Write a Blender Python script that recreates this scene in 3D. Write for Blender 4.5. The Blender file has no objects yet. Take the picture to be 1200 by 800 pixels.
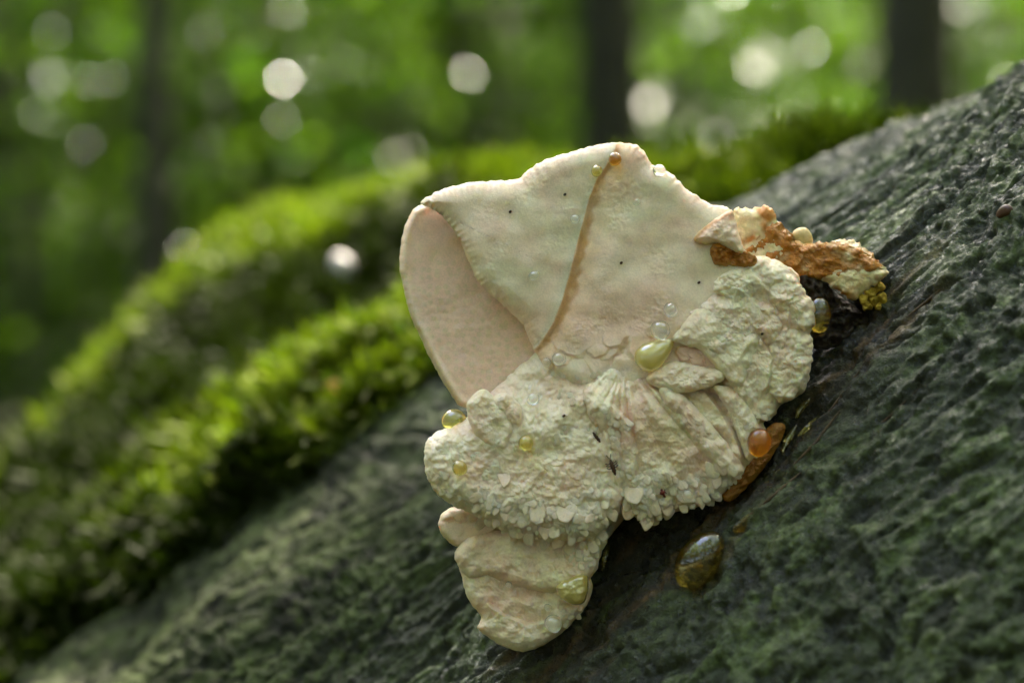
import bpy, math
import numpy as np
from mathutils import Vector, Matrix
from mathutils.bvhtree import BVHTree

scene = bpy.context.scene
COL = scene.collection

# ------------------------------------------------------------------ camera, sky, sun, exposure
CAMZ = 0.70                      # lens height over the forest floor
D = 0.4583                       # focus distance
S = 0.22 / 1200                  # metres per photo pixel in the plane of focus
cam = bpy.data.cameras.new('camera')
cam.sensor_width = 24.0
cam.lens = 50.0
cam.clip_start = 0.02
cam.clip_end = 500.0
cam.dof.use_dof = True
cam.dof.focus_distance = D
cam.dof.aperture_fstop = 5.4
cam.dof.aperture_blades = 0
camo = bpy.data.objects.new('camera', cam)
camo.location = (0, -D, CAMZ)
camo.rotation_euler = (math.radians(90), 0, 0)
COL.objects.link(camo)
scene.camera = camo

SUN_EL, SUN_AZ = math.radians(52), math.radians(18)     # azimuth from +Y towards +X
world = bpy.data.worlds.new('World')
scene.world = world
world.use_nodes = True
wn = world.node_tree
wn.nodes.clear()
sky = wn.nodes.new('ShaderNodeTexSky')
sky.sky_type = 'NISHITA'
sky.sun_disc = False
sky.sun_elevation = SUN_EL
sky.sun_rotation = SUN_AZ
sky.air_density = 1.0
sky.dust_density = 7.0
sky.ozone_density = 0.6
bg = wn.nodes.new('ShaderNodeBackground')
bg.inputs['Strength'].default_value = 0.10
wo = wn.nodes.new('ShaderNodeOutputWorld')
wn.links.new(sky.outputs[0], bg.inputs[0])
wn.links.new(bg.outputs[0], wo.inputs[0])

sunl = bpy.data.lights.new('sun', 'SUN')
sunl.energy = 5.0
sunl.angle = math.radians(0.6)
sunl.color = (1.0, 0.90, 0.70)
suno = bpy.data.objects.new('sun', sunl)
SUNV = Vector((math.sin(SUN_AZ) * math.cos(SUN_EL), math.cos(SUN_AZ) * math.cos(SUN_EL), math.sin(SUN_EL)))
suno.rotation_euler = (-SUNV).to_track_quat('-Z', 'Y').to_euler()
suno.location = SUNV * 20
COL.objects.link(suno)

vs = scene.view_settings
vs.view_transform = 'Standard'
vs.look = 'None'
vs.gamma = 1.0
vs.exposure = 3.9
vs.use_curve_mapping = False
scene.render.engine = 'CYCLES'
cy = scene.cycles
cy.use_denoising = True
cy.max_bounces = 8
cy.diffuse_bounces = 3
cy.glossy_bounces = 3
cy.transmission_bounces = 7
cy.sample_clamp_indirect = 6.0
cy.caustics_refractive = True
cy.caustics_reflective = False
cy.blur_glossy = 0.3

# ------------------------------------------------------------------ helpers
def lin(h):
    c = [int(h[i:i + 2], 16) / 255 for i in (0, 2, 4)]
    return np.array([x / 12.92 if x <= .04045 else ((x + .055) / 1.055) ** 2.4 for x in c])

def P(px, py, y=0.0):
    """photo pixel at depth y (metres behind the plane of focus) -> world point"""
    k = (D + y) / D
    return np.stack([(np.asarray(px, float) - 600) * S * k, np.asarray(y, float) + 0 * np.asarray(px, float),
                     CAMZ + (400 - np.asarray(py, float)) * S * k], -1)

def pv(px, py, y=0.0):
    return Vector(P(px, py, y).tolist())

def hsh(i, j, seed):
    i = np.asarray(i).astype(np.int64).astype(np.uint32)
    j = np.asarray(j).astype(np.int64).astype(np.uint32)
    h = i * np.uint32(374761393) + j * np.uint32(668265263) + np.uint32((seed * 2246822519 + 977) & 0xffffffff)
    h = (h ^ (h >> np.uint32(13))) * np.uint32(1274126177)
    h = (h ^ (h >> np.uint32(16))) * np.uint32(2654435761)
    h = h ^ (h >> np.uint32(15))
    return h.astype(np.float64) / 4294967295.0

def vn(x, y, seed=0):
    """gradient noise in about -1..1"""
    x = np.asarray(x, float); y = np.asarray(y, float)
    i = np.floor(x); j = np.floor(y); u = x - i; v = y - j
    su = u * u * u * (u * (u * 6 - 15) + 10); sv = v * v * v * (v * (v * 6 - 15) + 10)
    def g(a, b):
        an = hsh(i + a, j + b, seed) * 2 * np.pi
        return np.cos(an) * (u - a) + np.sin(an) * (v - b)
    a = g(0, 0); b = g(1, 0); c = g(0, 1); d = g(1, 1)
    return 1.5 * ((a + (b - a) * su) * (1 - sv) + (c + (d - c) * su) * sv)

def fbm(x, y, seed=0, o=4, g=0.5):
    r = 0; a = 1
    for k in range(o):
        r = r + a * vn(x * 2 ** k + 17 * k, y * 2 ** k - 9 * k, seed + k); a *= g
    return r

def worley(x, y, seed=0):
    """F1, F2, vector to the nearest cell point, cell random"""
    x = np.asarray(x, float); y = np.asarray(y, float)
    i = np.floor(x); j = np.floor(y)
    f1 = np.full(x.shape, 9.0); f2 = f1.copy(); dx = 0 * f1; dy = 0 * f1; cid = 0 * f1
    for a in (-1, 0, 1):
        for b in (-1, 0, 1):
            qx = i + a + .15 + .7 * hsh(i + a, j + b, seed) - x
            qy = j + b + .15 + .7 * hsh(i + a, j + b, seed + 7) - y
            d = np.hypot(qx, qy)
            n = d < f1
            f2 = np.where(n, f1, np.minimum(f2, d))
            f1 = np.where(n, d, f1); dx = np.where(n, -qx, dx); dy = np.where(n, -qy, dy)
            cid = np.where(n, hsh(i + a, j + b, seed + 13), cid)
    return f1, f2, dx, dy, cid

def sstep(a, b, x):
    t = np.clip((x - a) / (b - a), 0, 1)
    return t * t * (3 - 2 * t)

def seg_dist(px, py, line):
    """unsigned distance, signed side (+ = right of travel on the picture) and position 0..1 along a polyline"""
    best = np.full(np.shape(px), 1e9); side = np.zeros(np.shape(px)); along = np.zeros(np.shape(px))
    L = np.asarray(line, float); n = len(L) - 1
    for k in range(n):
        ax, ay = L[k]; bx, by = L[k + 1]; ex, ey = bx - ax, by - ay; l2 = ex * ex + ey * ey
        t = np.clip(((px - ax) * ex + (py - ay) * ey) / l2, 0, 1)
        qx = px - ax - t * ex; qy = py - ay - t * ey
        d = np.hypot(qx, qy); m = d < best
        best = np.where(m, d, best)
        side = np.where(m, np.sign(ex * qy - ey * qx), side)
        along = np.where(m, (k + t) / n, along)
    return best, -side, along

def smooth_closed(pts, n):
    p = np.asarray(pts, float); m = len(p)
    out = []
    for k in range(m):
        a, b, c, d = p[k - 1], p[k], p[(k + 1) % m], p[(k + 2) % m]
        for t in np.linspace(0, 1, 24, endpoint=False):
            out.append(.5 * ((2 * b) + (c - a) * t + (2 * a - 5 * b + 4 * c - d) * t * t + (3 * b - a - 3 * c + d) * t ** 3))
    out = np.array(out + [out[0]])
    s = np.r_[0, np.cumsum(np.hypot(*np.diff(out, axis=0).T))]
    u = np.linspace(0, s[-1], n, endpoint=False)
    return np.stack([np.interp(u, s, out[:, 0]), np.interp(u, s, out[:, 1])], -1), s[-1]

def mesh_np(name, co, quads=None, tris=None, mat=None, col=None, smooth=True):
    me = bpy.data.meshes.new(name)
    nq = 0 if quads is None else len(quads); nt = 0 if tris is None else len(tris)
    me.vertices.add(len(co)); me.vertices.foreach_set('co', np.asarray(co, np.float32).ravel())
    loops = np.concatenate([np.asarray(a, np.int32).ravel() for a in (quads, tris) if a is not None and len(a)])
    starts = np.concatenate([np.arange(nq) * 4, nq * 4 + np.arange(nt) * 3]).astype(np.int32)
    me.loops.add(len(loops)); me.loops.foreach_set('vertex_index', loops)
    me.polygons.add(nq + nt); me.polygons.foreach_set('loop_start', starts)
    me.update(calc_edges=True)
    me.polygons.foreach_set('use_smooth', np.full(nq + nt, smooth, bool))
    if col is not None:
        a = me.color_attributes.new('tint', 'FLOAT_COLOR', 'POINT')
        c = np.ones((len(co), 4), np.float32); c[:, :col.shape[1]] = col
        a.data.foreach_set('color', c.ravel())
    if mat is not None:
        me.materials.append(mat)
    me.validate()
    return me

def link(name, me, parent=None, loc=None):
    o = bpy.data.objects.new(name, me)
    COL.objects.link(o)
    if parent is not None:
        o.parent = parent
        o.matrix_parent_inverse = Matrix.Identity(4)
    if loc is not None:
        o.location = loc
    return o

def tag(o, label=None, cat=None, group=None, kind=None):
    if label: o['label'] = label
    if cat: o['category'] = cat
    if group: o['group'] = group
    if kind: o['kind'] = kind
    return o

def grid_quads(nr, nc, wrap=False):
    i = np.arange(nr - 1)[:, None]; j = np.arange(nc if wrap else nc - 1)[None, :]
    a = i * nc + j; b = i * nc + (j + 1) % nc
    return np.stack([a, b, b + nc, a + nc], -1).reshape(-1, 4)

def tube(path, rad, nseg=12, seed=0):
    path = np.asarray(path, float); n = len(path); V = []
    for k in range(n):
        d = path[min(k + 1, n - 1)] - path[max(k - 1, 0)]; d /= np.linalg.norm(d)
        u = np.cross(d, [.3, 1, .1]); u /= np.linalg.norm(u); v = np.cross(d, u)
        an = np.linspace(0, 2 * np.pi, nseg, endpoint=False)
        rr = rad[k] * (1 + .07 * np.sin(3 * an + k) + .05 * np.sin(5 * an + seed))
        V.append(path[k] + rr[:, None] * (np.cos(an)[:, None] * u + np.sin(an)[:, None] * v))
    return np.concatenate(V), grid_quads(n, nseg, True)

# ------------------------------------------------------------------ materials
class NT:
    def __init__(s, name):
        s.m = bpy.data.materials.new(name); s.m.use_nodes = True
        s.t = s.m.node_tree; s.b = s.t.nodes['Principled BSDF']; s.out = s.t.nodes['Material Output']
    def n(s, kind, **k):
        x = s.t.nodes.new('ShaderNode' + kind)
        for a, v in k.items():
            if a in x.inputs: x.inputs[a].default_value = v
            else: setattr(x, a, v)
        return x
    def l(s, a, b): s.t.links.new(a, b)
    def noise(s, scale, detail=4, rough=.55, vec=None):
        x = s.n('TexNoise'); x.inputs['Scale'].default_value = scale; x.inputs['Detail'].default_value = detail
        x.inputs['Roughness'].default_value = rough
        if vec is not None: s.l(vec, x.inputs['Vector'])
        return x.outputs['Fac']
    def ramp(s, fac, stops):
        x = s.n('ValToRGB'); e = x.color_ramp.elements
        while len(e) < len(stops): e.new(.5)
        for k, (p, c) in enumerate(stops):
            e[k].position = p; e[k].color = (c[0], c[1], c[2], 1) if hasattr(c, '__len__') else (c, c, c, 1)
        s.l(fac, x.inputs[0]); return x.outputs[0]
    def mix(s, a, b, fac, mode='MIX'):
        x = s.n('Mix', data_type='RGBA', blend_type=mode)
        for v, i in ((fac, 0), (a, 6), (b, 7)):
            if hasattr(v, 'is_output'): s.l(v, x.inputs[i])
            elif i == 0: x.inputs[i].default_value = v
            else: x.inputs[i].default_value = (v[0], v[1], v[2], 1)
        return x.outputs[2]
    def bump(s, h, strength, dist, prev=None):
        x = s.n('Bump'); x.inputs['Strength'].default_value = strength; x.inputs['Distance'].default_value = dist
        s.l(h, x.inputs['Height'])
        if prev is not None: s.l(prev, x.inputs['Normal'])
        return x.outputs[0]
    def pos(s): return s.n('NewGeometry').outputs['Position']
    def obj(s): return s.n('TexCoord').outputs['Object']

def mat_flesh():
    m = NT('fungus_flesh'); p = m.pos()
    at = m.n('VertexColor', layer_name='tint').outputs[0]
    v = m.ramp(m.noise(420, 5, .6, p), [(.3, .92), (.7, 1.05)])
    c = m.mix(at, v, 1.0, 'MULTIPLY')
    f = m.ramp(m.noise(2600, 2, .5, p), [(.35, .93), (.65, 1.05)])
    c = m.mix(c, f, 1.0, 'MULTIPLY')
    m.l(c, m.b.inputs['Base Color'])
    m.b.inputs['Roughness'].default_value = .5
    m.b.inputs['Specular IOR Level'].default_value = .35
    m.b.inputs['Subsurface Weight'].default_value = .5
    m.b.inputs['Subsurface Scale'].default_value = .0016
    m.b.inputs['Coat Weight'].default_value = .12
    m.b.inputs['Coat Roughness'].default_value = .3
    m.b.inputs['Subsurface Radius'].default_value = (1.0, .6, .35)
    n = m.bump(m.noise(1300, 3, .6, p), .12, .0004)
    n = m.bump(m.noise(3600, 2, .5, p), .16, .0002, n)
    m.l(n, m.b.inputs['Normal'])
    return m.m

def mat_wet_flesh():
    m = NT('wet_brown_flesh'); p = m.pos()
    at = m.n('VertexColor', layer_name='tint').outputs[0]
    v = m.ramp(m.noise(500, 5, .65, p), [(.3, .75), (.7, 1.15)])
    m.l(m.mix(at, v, 1.0, 'MULTIPLY'), m.b.inputs['Base Color'])
    m.b.inputs['Roughness'].default_value = .18
    m.b.inputs['Subsurface Weight'].default_value = .2
    m.b.inputs['Subsurface Scale'].default_value = .002
    m.l(m.bump(m.noise(900, 4, .6, p), .7, .0012), m.b.inputs['Normal'])
    return m.m

def mat_bark():
    m = NT('wet_bark'); p = m.pos()
    at = m.n('VertexColor', layer_name='tint').outputs[0]
    v = m.ramp(m.noise(160, 7, .65, p), [(.3, .45), (.5, .95), (.72, 1.7)])
    c = m.mix(at, v, 1.0, 'MULTIPLY')
    f = m.ramp(m.noise(800, 5, .7, p), [(.32, .35), (.5, .9), (.68, 1.9)])
    c = m.mix(c, f, 1.0, 'MULTIPLY')
    m.l(c, m.b.inputs['Base Color'])
    wet = m.n('VertexColor', layer_name='tint').outputs['Alpha']
    rg = m.ramp(m.noise(520, 4, .65, p), [(.50, .72), (.60, .07)])
    m.l(m.mix((.9, .9, .9), rg, wet), m.b.inputs['Roughness'])
    sp = m.n('Math', operation='MULTIPLY'); m.l(wet, sp.inputs[0]); sp.inputs[1].default_value = .7
    m.l(sp.outputs[0], m.b.inputs['Specular IOR Level'])
    n = m.bump(m.noise(520, 6, .68, p), .6, .0012)
    n = m.bump(m.noise(1500, 4, .65, p), .8, .0007, n)
    m.l(n, m.b.inputs['Normal'])
    return m.m

def mat_leafy(name, cols, transl=.5, rough=.45, spec=.4):
    m = NT(name)
    r = m.n('ObjectInfo').outputs['Random']
    p = m.pos()
    v = m.n('TexNoise'); v.inputs['Scale'].default_value = 3.0 if 'moss' not in name else 90.0
    m.l(p, v.inputs['Vector'])
    at = m.n('VertexColor', layer_name='tint').outputs[0]
    c = m.mix(at, m.ramp(v.outputs['Fac'], [(.3, .65), (.7, 1.3)]), 1.0, 'MULTIPLY')
    m.l(c, m.b.inputs['Base Color'])
    m.b.inputs['Roughness'].default_value = rough
    m.b.inputs['Specular IOR Level'].default_value = spec
    if 'moss' in name: m.b.inputs['Specular IOR Level'].default_value = .04
    tr = m.n('BsdfTranslucent'); m.l(m.mix(c, (1.0, 1.25, .5), 1.0, 'MULTIPLY'), tr.inputs['Color'])
    mx = m.n('MixShader'); mx.inputs[0].default_value = transl
    m.l(m.b.outputs[0], mx.inputs[1]); m.l(tr.outputs[0], mx.inputs[2])
    m.l(mx.outputs[0], m.out.inputs['Surface'])
    return m.m

def mat_simple(name, col, rough=.6, var=.3, scale=60, bump=.4, dist=.002, spec=.4):
    m = NT(name); p = m.obj()
    c = np.asarray(col)
    m.l(m.ramp(m.noise(scale, 5, .6, p), [(.3, c * (1 - var)), (.7, c * (1 + var))]), m.b.inputs['Base Color'])
    m.b.inputs['Roughness'].default_value = rough
    m.b.inputs['Specular IOR Level'].default_value = spec
    m.l(m.bump(m.noise(scale * 3, 5, .6, p), bump, dist), m.b.inputs['Normal'])
    return m.m

def mat_drop(name, col, rough=.0, ior=1.34, turb=0., coat=1.9):
    m = NT(name)
    m.b.inputs['Base Color'].default_value = (*col, 1)
    m.b.inputs['Transmission Weight'].default_value = 1.0 - turb
    m.b.inputs['Coat Weight'].default_value = 1.0
    m.b.inputs['Coat IOR'].default_value = coat
    m.b.inputs['Coat Roughness'].default_value = .02
    m.b.inputs['Roughness'].default_value = rough
    m.b.inputs['IOR'].default_value = ior
    return m.m

FLESH = mat_flesh(); WET = mat_wet_flesh(); BARK = mat_bark()
MOSS = mat_leafy('moss_leaf', None, .22, .6, .12)
LEAF = mat_leafy('beech_leaf', None, .55, .24, .28)
TRUNK = mat_simple('tree_bark', (.035, .033, .022), .8, .5, 9, .7, .02)
SOIL = mat_simple('leaf_litter', (.032, .038, .012), .9, .6, 4, .8, .05)
CLEAR = mat_drop('clear_water', (1, 1, .97), ior=1.36, coat=2.4)
GOLD = mat_drop('golden_drop', (1.0, .84, .24), ior=1.42, turb=.12)
AMBER = mat_drop('amber_drop', (1, .60, .06), ior=1.36, coat=1.8)
TEAR = mat_drop('honey_drop', (1.0, .80, .26), ior=1.42, turb=.5, coat=2.4)
ORANGE = mat_drop('orange_drop', (1.0, .34, .01), ior=1.38, turb=.12, coat=1.6)

# ------------------------------------------------------------------ forest floor
gx = np.sign(np.linspace(-1, 1, 161)) * np.abs(np.linspace(-1, 1, 161)) ** 2.2 * 220
X, Yg = np.meshgrid(gx, gx)
Zg = .22 * fbm(X / 5, Yg / 5, 3) * sstep(2, 8, np.hypot(X, Yg)) + .03 * fbm(X / .8, Yg / .8, 5)
g = link('forest_floor', mesh_np('forest_floor', np.stack([X, Yg, Zg], -1).reshape(-1, 3), grid_quads(161, 161), mat=SOIL))
tag(g, 'brown leaf littered forest floor', None, kind='structure')

def ground_z(x, y):
    return float(.22 * fbm(np.array([x / 5]), np.array([y / 5]), 3)[0] * sstep(2, 8, np.hypot(x, y)))

# ------------------------------------------------------------------ the log
AX = np.array([.70710678, 0, .70710678]); AN = np.array([-.70710678, 0, .70710678]); AY = np.array([0, 1., 0])
R0 = .228; TH0 = math.radians(38)
C0 = P(905, 505, 0.) - R0 * (math.cos(TH0) * AN - math.sin(TH0) * AY)

def to_cyl(p):
    q = p - C0
    a = q @ AN; b = -(q @ AY)
    return q @ AX, np.arctan2(b, a), np.hypot(a, b)

CTRL = [(0, 610, .46), (50, 530, .48), (100, 455, .50), (200, 325, .53), (300, 255, .55), (400, 236, .55), (500, 236, .55), (600, 240, .54),
        (120, 560, .38), (200, 445, .41), (330, 375, .42), (430, 330, .43), (60, 660, .31), (150, 590, .315), (270, 490, .31), (400, 410, .31), (500, 350, .32),
        (80, 740, .21), (200, 650, .20), (330, 560, .19), (450, 470, .185), (540, 400, .185),
        (850, 205, .34), (950, 175, .30), (1060, 185, .26), (1200, 135, .22), (1080, 190, .38), (1200, 150, .34), (1300, 110, .30), (1200, 98, .12), (1050, 152, .13), (900, 222, .15), (300, 720, .10), (450, 560, .14), (120, 790, .16),
        (1150, 780, -.06), (700, 790, -.01), (905, 505, 0), (1160, 250, 0), (650, 760, 0), (1000, 600, -.028), (480, 790, .05), (560, 640, .06), (560, 520, .12)]
ct = np.array([np.r_[to_cyl(P(*c))] for c in CTRL])
extra = []
for t in (-.6, -.35, -.1, .1, .3, .6):
    for th in (80, 120, 165, -150): extra.append((t, math.radians(th), R0))
for t in (.35, .7):
    for th in (60, 20, -20, -60, -100): extra.append((t, math.radians(th), R0 - .01))
for t in (-.45, -.7):
    for th in (60, 20, -30, -70): extra.append((t, math.radians(th), R0 + .06))
for t, r_ in ((-.3, .42), (-.2, .43), (-.12, .44), (-.05, .42), (.02, .38)): extra.append((t, math.radians(-66), r_))
for t in (-.3, -.2, -.1, 0, .08): extra.append((t, math.radians(-95), .30))
ct = np.r_[ct, np.array(extra)]
def kern(t1, h1, t2, h2):
    dh = (h1 - h2 + np.pi) % (2 * np.pi) - np.pi
    return np.sqrt((t1 - t2) ** 2 + (.28 * dh) ** 2 + .03 ** 2)
K = kern(ct[:, 0][:, None], ct[:, 1][:, None], ct[:, 0][None], ct[:, 1][None])
nk = len(ct)
A_ = np.zeros((nk + 1, nk + 1)); A_[:nk, :nk] = K - .001 * np.eye(nk); A_[nk, :nk] = 1; A_[:nk, nk] = 1
Wt = np.linalg.solve(A_, np.r_[ct[:, 2] - R0, 0])
def base_r(t, h):
    r = np.full(np.shape(t), R0 + Wt[nk])
    tc = np.clip(t, -.7, .7)
    for k in range(len(ct)):
        r = r + Wt[k] * kern(tc, h, ct[k, 0], ct[k, 1])
    return r * (1 - .10 * np.clip(t - .3, 0, 3))

# where moss grows / where the wood is wet and brown, in log coordinates taken from the photograph
MOSSP = [(p, 1) for p in [(0, 610, .46), (50, 530, .48), (100, 455, .50), (200, 335, .53), (300, 268, .56), (400, 243, .56), (500, 232, .56), (600, 236, .54), (220, 360, .52), (330, 300, .535), (420, 285, .535), (500, 290, .52),
        (60, 670, .30), (150, 605, .30), (270, 515, .29), (400, 435, .29), (500, 375, .30), (220, 360, .50), (230, 430, .41), (330, 380, .42), (130, 550, .38), (850, 210, .34), (920, 190, .31),
        (110, 700, .22), (200, 630, .21), (330, 535, .20), (450, 445, .195), (540, 385, .19)]] + \
        [(p, 0) for p in [(300, 720, .10), (450, 560, .14), (1160, 250, 0), (905, 505, 0), (200, 720, .15), (350, 620, .155), (560, 460, .15), (450, 520, .155), (1050, 155, .13), (1060, 185, .26), (1200, 135, .22), (1080, 190, .38), (1200, 150, .34), (1300, 110, .30),
         (900, 240, .14), (400, 640, .11), (1150, 780, -.06), (700, 790, -.01), (750, 300, .2), (750, 220, .4), (100, 780, .18)]]
mp = np.array([np.r_[to_cyl(P(*c)), v] for c, v in MOSSP])
shade_pts = np.array([P(*p) for p in [(120, 550, .38), (60, 600, .37), (170, 490, .40), (230, 440, .41), (210, 415, .42), (300, 395, .42), (350, 390, .41), (420, 360, .42), (270, 450, .37), (90, 560, .39), (20, 700, .28), (20, 770, .22), (100, 750, .19), (200, 690, .17)]])  # shade painted into the moss colour on the hump's wall and lower left
def moss_shade(p):
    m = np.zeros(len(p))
    for q in shade_pts: m = np.maximum(m, np.exp(-(((p - q) ** 2).sum(1) / .054 ** 2)))
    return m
def moss_mask(t, h):
    num = 0; den = 1e-9
    for a, b, r, v in mp:
        w = 1 / (((t - a) ** 2 + (.26 * (h - b)) ** 2) + 1e-5) ** 1.6
        num = num + w * v; den = den + w
    m = num / den
    return m

def lines(*segs): return np.concatenate([np.linspace(a, b, n) for a, b, n in segs])
tv = np.unique(np.r_[np.linspace(-1.25, -.6, 20), np.linspace(-.6, -.24, 120), np.linspace(-.24, -.14, 90), np.linspace(-.14, .17, 600),
                     np.linspace(.17, .3, 70), np.linspace(.3, 2.6, 60)])
hv = np.radians(np.unique(np.r_[np.linspace(-180, -62, 40), np.linspace(-62, 0, 190), np.linspace(0, 14, 60), np.linspace(14, 66, 400), np.linspace(66, 80, 30),
                                np.linspace(80, 179, 36)]))
T, H = np.meshgrid(tv, hv, indexing='ij')
Lr = base_r(T, H)
mk = moss_mask(T, H)
a = T; b = R0 * H                                    # metres along / around
wob = .012 * fbm(a / .06, b / .06, 60, 3)
sa = (a + wob) ; sb = b + .5 * wob
bare = 1 - sstep(.35, .65, mk)
# relief of the bark: long shallow furrows, pits and crumbs drawn out along the log
coarse = .0019 * fbm(sa / .05, sb / .022, 11, 4)
fur = 1 - np.abs(vn(sa / .022, sb / .0065, 21)); fur2 = 1 - np.abs(vn(sa / .010, sb / .0034, 23))
f1, f2, *_ = worley(sa / .0080, sb / .0046, 31)
pit = sstep(0, .8, f1); gate = sstep(-.35, .45, fbm(sa / .02, sb / .012, 41, 2))
f1, f2, *_ = worley(sa / .0038, sb / .0024, 37)
rel = coarse + .0003 * fur ** 3 + .0003 * fur2 ** 2 + .0014 * pit * gate + .0006 * np.clip(f1, 0, 1) \
    + .0010 * fbm(sa / .0052, sb / .0034, 51, 4, .62)
lump = .010 * (1 - np.abs(fbm(a / .035, 1.6 * b / .035, 71, 2))) + .012 * fbm(a / .07, 1.6 * b / .06, 75, 2)
far = sstep(.5, .9, np.abs(T))
rel = rel - .0011 * sstep(.05, .40, fbm(sa / .011, sb / .0062, 191, 4, .6))
Lr2 = Lr + bare * rel + (1 - bare) * (lump - .006)
# a hollow that holds wet dark wood under the fungus
FB = [(655, 792), (712, 735), (772, 678), (842, 625), (912, 555), (972, 485), (998, 412), (1025, 358)]
tb = np.array([np.r_[to_cyl(P(x, y, 0.004))] for x, y in FB])
db = seg_dist(T, .25 * H, np.stack([tb[:, 0], .25 * tb[:, 1]], -1))[0]
Lr2 = Lr2 - .0035 * np.exp(-(db / .008) ** 2)
co = C0 + T[..., None] * AX + Lr2[..., None] * (np.cos(H)[..., None] * AN - np.sin(H)[..., None] * AY)
# colour that belongs to the wood: grey green algae film, darker wet brown rot beside the fungus, brown fibres
alg = sstep(-.5, .6, fbm(sa / .035, sb / .02, 81, 4))
colr = (1 - alg[..., None]) * np.array([.020, .029, .007]) + alg[..., None] * np.array([.062, .086, .024])
lich = sstep(.25, .6, fbm(sa / .02, sb / .011, 91, 4))
colr = colr * (1 - .7 * lich[..., None]) + .7 * lich[..., None] * np.array([.115, .14, .055])
pm = sstep(.05, .40, fbm(sa / .011, sb / .0062, 191, 4, .6))
colr = colr * (1 - .72 * pm[..., None])
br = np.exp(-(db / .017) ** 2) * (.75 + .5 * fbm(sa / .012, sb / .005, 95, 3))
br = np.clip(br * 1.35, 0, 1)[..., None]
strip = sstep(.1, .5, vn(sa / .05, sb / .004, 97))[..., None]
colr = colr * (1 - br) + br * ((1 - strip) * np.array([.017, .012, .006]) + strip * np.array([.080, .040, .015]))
fs = (sstep(math.radians(-18), math.radians(-34), H) * sstep(-.05, .02, T))[..., None] if False else np.clip((math.radians(-14) - H) / .3, 0, 1)[..., None]
colr = colr * (1 - .8 * fs) + .8 * fs * np.array([.085, .105, .022])
sh = (sstep(.02, -.10, T) * sstep(math.radians(34), math.radians(12), H))[..., None]           # darker bark towards the root
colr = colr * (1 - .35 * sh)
mm = (1 - bare)[..., None]
colr = colr * (1 - mm) + mm * np.array([.011, .013, .004])
nt, nh = T.shape
cap = [np.r_[C0 + tv[0] * AX], np.r_[C0 + tv[-1] * AX]]
allco = np.r_[co.reshape(-1, 3), np.array(cap)]
q = grid_quads(nt, nh, wrap=True)
j = np.arange(nh); n0 = nt * nh
tr = np.r_[np.stack([np.full(nh, n0), (j + 1) % nh, j], -1), np.stack([np.full(nh, n0 + 1), (nt - 1) * nh + j, (nt - 1) * nh + (j + 1) % nh], -1)]
log = bpy.data.objects.new('fallen_log', None); COL.objects.link(log)
tag(log, 'leaning wet grey green log carrying the pale fungus, mossy at its left', 'log')
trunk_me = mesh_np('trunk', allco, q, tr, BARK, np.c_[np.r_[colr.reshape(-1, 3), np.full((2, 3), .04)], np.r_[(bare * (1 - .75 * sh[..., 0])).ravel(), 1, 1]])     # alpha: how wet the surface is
trunk_o = link('trunk', trunk_me, log)

# ray casting against the log for everything that sits on it
vq = np.r_[q]
sub = (T > -.5) & (T < .32) & (H > -1.2) & (H < 1.4)
fm = sub.reshape(-1)[q].all(1)
idx = np.unique(q[fm]); rm = np.full(len(allco), -1); rm[idx] = np.arange(len(idx))
LOGBVH = BVHTree.FromPolygons(allco[idx].tolist(), rm[q[fm]].tolist())
EYE = Vector((0, -D, CAMZ))
def on_log(px, py):
    d = (pv(px, py, 0) - EYE).normalized()
    h = LOGBVH.ray_cast(EYE, d)
    return h[0], (h[1] if h[1].dot(d) < 0 else -h[1])

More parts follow.
